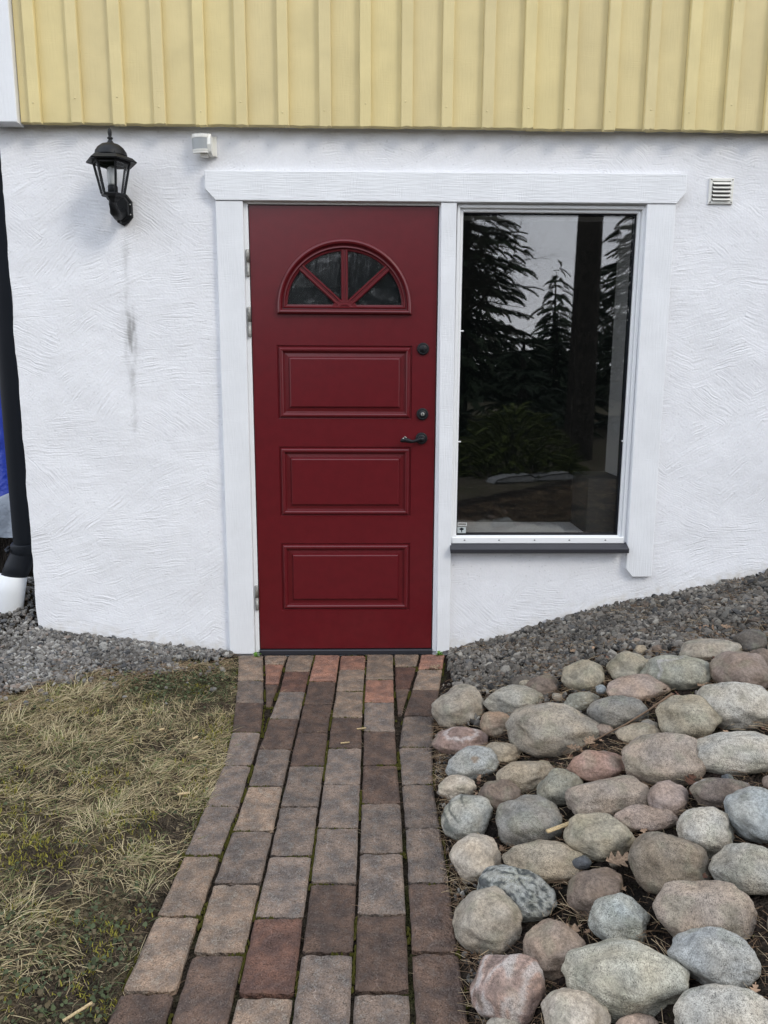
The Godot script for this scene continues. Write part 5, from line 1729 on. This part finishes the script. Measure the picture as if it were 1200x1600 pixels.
func build_litter() -> void:
	# brown pine needles between the stones, in the path's joints, thinly on the gravel
	var tr := []
	var c := PackedColorArray()
	var add := func(x: float, z: float, lift: float, len_: float):
		var b := (Basis(Vector3.UP, rng.randf() * TAU) * Basis(Vector3.BACK, rng.randfn() * 0.16)).scaled_local(Vector3(len_, len_ * 0.9, len_ * 0.9))
		tr.append(Transform3D(b, Vector3(x, ground_h(x, z) + lift, z)))
		var v := rng.randf_range(0.5, 1.25)
		c.append(Color(0.215 * v, 0.140 * v, 0.088 * v) if rng.randf() < 0.64 else Color(0.40 * v, 0.31 * v, 0.20 * v))
	for i in 26000:
		var z := rng.randf_range(0.35, 2.9)
		var x := path_edge(z) + rng.randf_range(0.0, 1.9)
		if under_rock(x, z, 0.80): continue
		if z < 0.62 and rng.randf() > 0.30: continue
		var g := 0.55 + 0.8 * nz.get_noise_2d(x * 6.0, z * 6.0)
		if rng.randf() > g: continue
		add.call(x, z, rng.randf_range(-0.006, 0.016), rng.randf_range(0.025, 0.062))
	for i in 700:
		var z := rng.randf_range(0.55, 2.5)
		add.call(path_edge(z) + rng.randf_range(-0.012, 0.05), z, 0.004, rng.randf_range(0.02, 0.05))
	for b in BRICKS:
		for i in 6:
			if rng.randf() < 0.5: continue
			var e: int = [1, 3, 5, 7][rng.randi() % 4]
			var f: int = [3, 5, 7, 1][(e - 1) / 2]
			var p := Vector2(b[e], b[e + 1]).lerp(Vector2(b[f], b[f + 1]), rng.randf())
			var L := rng.randf_range(0.010, 0.03)
			add.call(p.x, p.y, 0.0015, L)
	for i in 5200:
		var x := rng.randf_range(0.95, 2.6)
		var z := rng.randf_range(0.02, 0.66)
		if rng.randf() > 0.12 + 1.6 * maxf(0.0, nz.get_noise_2d(x * 3.5 + 40.0, z * 3.5)): continue
		add.call(x, z, rng.randf_range(0.006, 0.016), rng.randf_range(0.02, 0.05))
	for i in 4200:
		var x := rng.randf_range(-1.25, -0.10)
		var z := gravel_edge(x) + 0.03 + rng.randfn() * 0.11
		if rng.randf() > 0.55 + 0.9 * nz.get_noise_2d(x * 6.0, z * 6.0): continue
		if x > lawn_edge(z) or z < 0.01: continue
		add.call(x, z, rng.randf_range(0.002, 0.014), rng.randf_range(0.018, 0.05))
	scatter("pine_needles", needle_mesh(), M.straw, tr, c, "brown pine needles and straw bits lying between the stones and along the gravel", "needles")
	# mossy green bits on the soil between the lower stones
	var ms := []
	var mc := PackedColorArray()
	for i in 9000:
		var z := rng.randf_range(1.0, 2.9)
		var x := path_edge(z) + rng.randf_range(0.0, 1.6)
		if under_rock(x, z, 0.9): continue
		if nz.get_noise_2d(x * 4.5 + 7.0, z * 4.5) < 0.16: continue
		var s := rng.randf_range(0.006, 0.013)
		ms.append(Transform3D((Basis(Vector3.UP, rng.randf() * TAU) * Basis(Vector3.RIGHT, rng.randf_range(0.0, 1.0))).scaled_local(Vector3(s * 2.2, s, s)), Vector3(x, ground_h(x, z) - 0.008, z)))
		var v := rng.randf_range(0.5, 1.2)
		mc.append(Color(0.070 * v, 0.070 * v, 0.020 * v))
	scatter("bank_moss", blade_mesh(0.6, 0.10, 2), M.blade, ms, mc, "dark green moss on the soil between the stones", "moss")
	# crumbled leaf bits everywhere between the stones
	var lt := []
	var lc := PackedColorArray()
	for i in 900:
		var z := rng.randf_range(0.5, 2.5)
		var x := path_edge(z) + rng.randf_range(0.01, 1.6)
		if under_rock(x, z, 0.92) or rng.randf() > 0.5 + nz.get_noise_2d(x * 5.0 + 9.0, z * 5.0): continue
		var s := rng.randf_range(0.5, 1.1)
		lt.append(Transform3D(Basis.from_euler(Vector3(rng.randfn() * 0.4, rng.randf() * TAU, rng.randfn() * 0.4)).scaled_local(Vector3(s, s, s)), Vector3(x, ground_h(x, z) + rng.randf_range(0.002, 0.016), z)))
		var v := rng.randf_range(0.5, 1.3)
		lc.append(Color(0.30 * v, 0.20 * v, 0.135 * v) if rng.randf() < 0.6 else Color(0.13 * v, 0.07 * v, 0.05 * v))
	scatter("leaf_litter", oak_leaf(0.030, 0.4), M.straw, lt, lc, "crumbled brown leaf bits between the stones", "leaf litter")
	# single dry leaves
	var spots := [
		[0.837, 0.211, 0.10, 0.4, "curled brown oak leaf at the path edge near the door", 0, 0.0],
		[1.150, 1.835, 0.125, 0.2, "pale dry oak leaf lying flat below the blunt yellowish grey stone", 0, 0.030],
		[1.215, 1.815, 0.115, 1.3, "dry oak leaf tipped up against the blunt yellowish grey stone", 0, 0.040],
		[1.515, 1.470, 0.09, -0.8, "narrow dry leaf beside the long light grey boulder", 0, 0.01],
		[0.985, 1.990, 0.10, 0.3, "dry leaf with a stalk beside the brownish beige pointed stone", 0, 0.01],
		[1.235, 1.275, 0.095, 0.9, "brown dry leaf above the reddish pink stone", 0, 0.03],
		[1.195, 1.250, 0.08, -0.3, "pale crumpled leaf below the large broad boulder", 0, 0.01],
		[1.400, 0.480, 0.07, 0.5, "small pale leaf lying on the gravel by the yellowish stones", 0, 0.012],
		[1.985, 0.610, 0.09, -0.9, "curled pale leaf on the gravel beside the flat grey stone", 0, 0.02],
		[1.880, 0.760, 0.11, 0.2, "dark brown leaf in front of the flat grey stone", 1, 0.03],
		[1.700, 1.035, 0.09, 0.6, "dry leaf under the angular veined stone", 0, 0.005],
		[1.430, 1.580, 0.10, 1.0, "dark curled leaf between the mauve egg and the streaked stone", 1, 0.01],
		[1.450, 1.640, 0.08, 0.1, "brown leaf lying below the dark curled leaf", 0, 0.01],
		[0.935, 1.415, 0.06, 0.7, "small dry leaf beside the pale bean-shaped stone", 0, 0.01],
		[1.130, 1.895, 0.07, 1.9, "small leaf below the reddish brown stone", 0, 0.01],
		[1.560, 1.180, 0.07, 0.4, "brown leaf below the lumpy greenish boulder", 0, 0.0],
		[1.650, 1.190, 0.08, -0.5, "reddish brown leaf above the long light grey boulder", 1, 0.0]]
	for s in spots:
		var o := put("dry_leaf", oak_leaf(s[2] * 0.62, 0.35 + 0.2 * nz.get_noise_1d(s[0] * 50.0)), M.dry_leaf_dark if s[5] == 1 else M.dry_leaf, null, Vector3(s[0], ground_h(s[0], s[1]) + 0.006 + s[6], s[1]))
		o.rotation = Vector3(0.15, s[3], 0.12)
		meta(o, s[4], "leaf", "dry leaves among the stones")
	# splinters of pale wood
	var chips := [[1.045, 1.665, 0.090, 0.011, 0.42, "pale wood chip lying between the dark speckled and long beige stones", 0.055], [0.885, 1.362, 0.030, 0.010, -0.8, "short stub of pale wood at the path edge", 0.02],
		[-0.062, 1.300, 0.036, 0.007, 0.15, "pale wood chip on the lawn beside a straw tuft", 0.02], [-0.105, 0.935, 0.022, 0.007, 0.8, "small pale wood chip in the lawn near the path", 0.02], [-0.085, 2.130, 0.062, 0.005, 0.75, "thin pale stick lying in the dark creeping leaves", 0.018],
		[0.440, 0.925, 0.033, 0.004, 0.1, "thin pale splinter lying on the brick path", 0.003], [0.500, 0.812, 0.036, 0.0035, 0.12, "pale straw lying across a brick joint", 0.003], [-0.235, 0.90, 0.020, 0.008, 0.3, "small tan chip among matted grass", 0.02]]
	for s in chips:
		var o := put("wood_chip", plank(-s[2] / 2, -0.0025, s[2] / 2, 0.0025, -s[3] / 2, s[3] / 2, 0.0015), M.chip, null, Vector3(s[0], ground_h(s[0], s[1]) + s[6], s[1]))
		o.rotation = Vector3(0.1, s[4], 0.06)
		meta(o, s[5], "wood chip", "scraps of pale wood")
	# the long twig across the stones
	var P := [Vector3(1.22, 0.120, 1.235), Vector3(1.30, 0.160, 1.225), Vector3(1.37, 0.195, 1.220), Vector3(1.45, 0.238, 1.205), Vector3(1.53, 0.285, 1.185)]
	var tw := put("twig", tube(P, [0.0015, 0.0026, 0.003, 0.0034, 0.0042], 7), M.twig)
	meta(tw, "long thin twig lying across the upper stones", "twig")

func build_weeds() -> void:
	for w in [[-0.012, 0.045, "small green weed sprouting at the foot of the door casing", 9], [0.868, 0.040, "low green weed in the corner by the threshold and gravel", 11]]:
		var t := thing("weed", Vector3(w[0], -0.024, w[1]), w[2], "weed", "weeds by the threshold")
		for i in w[3]:
			var st := ST()
			st.set_smooth_group(0)
			var a := rng.randf() * TAU
			var d := Vector3(cos(a), 0, sin(a))
			var s := Vector3(-sin(a), 0, cos(a))
			var L := rng.randf_range(0.014, 0.028)
			var up := rng.randf_range(0.006, 0.022)
			var n := 6
			for k in n:
				var t0 := float(k) / n
				var t1 := float(k + 1) / n
				var f := func(q: float) -> Vector3: return d * L * q + Vector3.UP * (up * sin(q * 2.0) + 0.002)
				var w0 := 0.007 * sin(PI * clampf(t0 * 0.94 + 0.04, 0, 1))
				var w1 := 0.007 * sin(PI * clampf(t1 * 0.94 + 0.04, 0, 1))
				quad(st, f.call(t0) + s * w0, f.call(t0) - s * w0, f.call(t1) - s * w1, f.call(t1) + s * w1)
			put("leaf", fin(st), M.weed, t)


# ---------------------------------------------------------------- the garden the panes mirror
func spray_mesh() -> ArrayMesh:
	# a drooping spruce spray: flat twig with needles either side
	var st := ST()
	for i in 9:
		var t := i / 9.0
		var x := t
		var y := -0.28 * t * t
		for s in [-1.0, 1.0]:
			var L := 0.30 * (1.0 - t * 0.75)
			tri(st, Vector3(x, y, 0.0), Vector3(x + 0.10, y - 0.01, s * L), Vector3(x + 0.11, y - 0.03, 0.0))
			tri(st, Vector3(x, y, 0.0), Vector3(x + 0.16, y - 0.10, s * L * 0.6), Vector3(x + 0.06, y - 0.12, 0.0))
	return fin(st)

func conifer(called: String, at: Vector3, height: float, radius: float, bare: float, tint: Color, label: String, seed_: int, trunk_r := 0.14) -> void:
	var rg := RandomNumberGenerator.new()
	rg.seed = seed_
	var t := thing(called, at, label, "tree", "conifers across the garden")
	put("trunk", tube([Vector3(0, -0.3, 0), Vector3(0.03, height * 0.4, 0.02), Vector3(0, height * 0.98, 0)], [trunk_r, trunk_r * 0.75, 0.015], 10), M.bark, t)
	var st := SurfaceTool.new()
	st.begin(Mesh.PRIMITIVE_TRIANGLES)
	var levels := int(height * (1.0 - bare) * 3.4)
	for k in levels:
		var f := (k + rg.randf()) / levels
		var y := height * (bare + (1.0 - bare) * f)
		var R := radius * pow(1.0 - f, 0.8) * rg.randf_range(0.75, 1.1) + 0.08
		var n := 9 + int(R * 8.0)
		for i in n:
			if rg.randf() < 0.12: continue
			var a := rg.randf() * TAU
			var steps := 1 + int(R / 0.32)
			for s in steps:
				var r0 := R * s / steps
				var L := R / steps * rg.randf_range(1.1, 1.7)
				var b := (Basis(Vector3.UP, a + rg.randfn() * 0.25) * Basis(Vector3.BACK, 0.10 - 0.35 * r0 / maxf(R, 0.1) + rg.randfn() * 0.12) * Basis(Vector3.RIGHT, rg.randfn() * 0.4)).scaled_local(Vector3(L, L, L))
				st.append_from(M.spray, 0, Transform3D(b, Vector3(cos(a) * r0, y - 0.22 * r0, -sin(a) * r0)))
	put("crown", st.commit(), mat(tint, 0.7, 0.3), t)

func branchy(called: String, at: Vector3, height: float, label: String, seed_: int) -> void:
	# a leafless tree with arching limbs and twigs
	var rg := RandomNumberGenerator.new()
	rg.seed = seed_
	var t := thing(called, at, label, "tree", "leafless trees across the garden")
	var st := SurfaceTool.new()
	st.begin(Mesh.PRIMITIVE_TRIANGLES)
	var stack := []
	for i in 7:
		var a := TAU * i / 7 + rg.randf()
		stack.append([Vector3(0, height * rg.randf_range(0.16, 0.42), 0), Vector3(cos(a) * 0.7, 0.8, sin(a) * 0.7).normalized(), height * 0.42, 0.045, 0])
	while stack.size():
		var s: Array = stack.pop_back()
		var P: Vector3 = s[0]
		var d: Vector3 = s[1]
		var pts := [P]
		var rad := [s[3]]
		var n := 6
		for i in n:
			d = (d + Vector3(rg.randfn(), rg.randfn() * 0.7 - 0.05, rg.randfn()) * 0.17).normalized()
			P += d * s[2] / n
			pts.append(P)
			rad.append(s[3] * (1.0 - 0.75 * (i + 1) / n))
			if s[4] < 3 and i > 0:
				for q in (2 if s[4] > 0 else 3):
					var e := (d + Vector3(rg.randfn(), rg.randfn(), rg.randfn()) * 0.65).normalized()
					stack.append([P, e, s[2] * rg.randf_range(0.35, 0.55), rad[-1] * 0.55, s[4] + 1])
		st.append_from(tube(pts, rad, 3 if s[4] > 0 else 6), 0, Transform3D())
	put("crown", st.commit(), M.bark, t)
	put("trunk", tube([Vector3(0, -0.3, 0), Vector3(0.05, height * 0.25, 0), Vector3(0, height * 0.5, 0.05)], [0.12, 0.10, 0.05], 10), M.bark, t)

func build_behind() -> void:
	M.spray = spray_mesh()
	conifer("spruce_tree", Vector3(8.9, -0.1, 31.0), 6.0, 1.5, 0.05, Color(0.030, 0.045, 0.022), "slim young spruce standing in the gap of sky", 1)
	conifer("spruce_tree", Vector3(2.85, -0.1, 15.5), 12.5, 2.3, 0.08, Color(0.028, 0.042, 0.020), "tall dense spruce beside the leafless tree", 2, 0.2)
	conifer("spruce_tree", Vector3(0.2, -0.1, 18.0), 10.0, 2.4, 0.08, Color(0.028, 0.042, 0.020), "broad spruce opposite the red door", 3, 0.2)
	conifer("spruce_tree", Vector3(7.6, -0.1, 15.5), 11.0, 2.0, 0.10, Color(0.028, 0.040, 0.020), "tall spruce behind the straight pine trunk", 4, 0.2)
	conifer("spruce_tree", Vector3(10.5, -0.1, 18.0), 12.0, 2.4, 0.06, Color(0.026, 0.040, 0.020), "dark spruce at the far end of the garden", 5, 0.2)
	conifer("spruce_tree", Vector3(5.6, -0.1, 17.0), 3.0, 2.1, 0.02, Color(0.022, 0.034, 0.018), "low spreading spruce below the gap of sky", 6)
	conifer("spruce_tree", Vector3(4.0, -0.1, 13.5), 2.4, 1.9, 0.02, Color(0.020, 0.030, 0.016), "squat dark spruce behind the yellow-green bush", 7)
	conifer("spruce_tree", Vector3(7.2, -0.1, 13.0), 2.6, 1.9, 0.02, Color(0.020, 0.030, 0.016), "squat dark spruce beside the pine trunk", 8)
	conifer("spruce_tree", Vector3(1.6, -0.1, 13.0), 2.3, 1.8, 0.02, Color(0.020, 0.030, 0.016), "squat dark spruce below the leafless tree", 9)
	conifer("spruce_tree", Vector3(-3.5, -0.1, 17.0), 8.0, 2.2, 0.06, Color(0.028, 0.042, 0.020), "spruce across the lawn from the lantern", 10)
	conifer("spruce_tree", Vector3(9.6, -0.1, 14.0), 2.8, 2.2, 0.02, Color(0.020, 0.030, 0.016), "squat dark spruce at the garden's far hedge", 12)
	conifer("pine_tree", Vector3(3.95, -0.1, 8.6), 12.0, 1.5, 0.72, Color(0.035, 0.045, 0.022), "straight dark pine trunk bare to its high crown", 11, 0.24)
	conifer("spruce_tree", Vector3(-8.0, -0.1, 13.0), 11.0, 2.6, 0.05, Color(0.026, 0.040, 0.020), "tall spruce at the lawn's far corner", 13, 0.2)
	conifer("spruce_tree", Vector3(13.0, -0.1, 11.0), 11.0, 2.6, 0.05, Color(0.026, 0.040, 0.020), "tall spruce above the boulder bank's end", 14, 0.2)
	branchy("leafless_tree", Vector3(1.7, -0.1, 10.8), 5.6, "leafless tree with arching twigs beside the tall spruce", 21)
	branchy("leafless_tree", Vector3(7.4, -0.1, 11.5), 5.0, "leafless tree with fine twigs behind the pine trunk", 22)
	# the wood that closes the garden, far off
	var ws := SurfaceTool.new()
	ws.begin(Mesh.PRIMITIVE_TRIANGLES)
	var rg := RandomNumberGenerator.new()
	rg.seed = 99
	for i in 56:
		var x := -26.0 + 66.0 * (i + rg.randf()) / 56.0
		var z := rg.randf_range(33.0, 39.0)
		var low := exp(-pow((x - 8.8) / 1.7, 2.0))
		var hh := lerpf(rg.randf_range(6.5, 9.5), 3.0, low)
		for k in 190:
			var f := 1.0 - sqrt(rg.randf())
			var a := rg.randf() * TAU
			var R := (1.0 - f) * hh * 0.24 + 0.15
			var L := rg.randf_range(0.5, 1.0)
			var r0 := R * rg.randf_range(0.2, 0.9)
			ws.append_from(M.spray, 0, Transform3D((Basis(Vector3.UP, a) * Basis(Vector3.BACK, -0.3) * Basis(Vector3.RIGHT, rg.randfn() * 0.5)).scaled_local(Vector3(L, L * 1.2, L)), Vector3(x + cos(a) * r0, f * hh, z - sin(a) * r0)))
	var wood := put("distant_woods", ws.commit(), mat(Color(0.026, 0.038, 0.020), 0.7, 0.3))
	meta(wood, "dark spruce wood beyond the garden", "woods", "", "stuff")
	# a yellow-green juniper and the stone edging in front of it
	var b := thing("juniper_bush", Vector3(2.55, -0.05, 6.9), "spreading yellow-green juniper bush", "bush")
	var bs := SurfaceTool.new()
	bs.begin(Mesh.PRIMITIVE_TRIANGLES)
	for i in 900:
		var a := rng.randf() * TAU
		var f := sqrt(rng.randf())
		var y := 0.95 * (1.0 - f * f) * rng.randf_range(0.3, 1.0)
		var L := rng.randf_range(0.12, 0.26)
		bs.append_from(M.spray, 0, Transform3D((Basis(Vector3.UP, -a) * Basis(Vector3.BACK, rng.randf_range(-0.2, 0.9))).scaled_local(Vector3(L, L, L)), Vector3(cos(a) * f * 0.85, y, sin(a) * f * 0.75)))
	put("foliage", bs.commit(), mat(Color(0.070, 0.088, 0.014), 0.7, 0.3), b)
	put("stem", tube([Vector3(0, -0.1, 0), Vector3(0.03, 0.3, 0.0), Vector3(0, 0.6, 0.02)], [0.05, 0.04, 0.015], 8), M.bark, b)
	for s in [[2.36, 5.95, 0.30, "long flat edging stone in front of the juniper bush"], [2.90, 6.15, 0.32, "flat edging stone at the end of the juniper bed"]]:
		var st := ST()
		board(st, PackedVector2Array([Vector2(-s[2], -0.05), Vector2(s[2] * 0.9, -0.06), Vector2(s[2], 0.01), Vector2(s[2] * 0.7, 0.05), Vector2(-s[2] * 0.2, 0.035), Vector2(-s[2] * 0.85, 0.0)]), -0.12, 0.12, 0.015)
		var o := put("edging_stone", fin(st), M.slab, null, Vector3(s[0], 0.02, s[1]))
		o.rotation.y = -0.3
		meta(o, s[3], "stone", "flat edging stones")
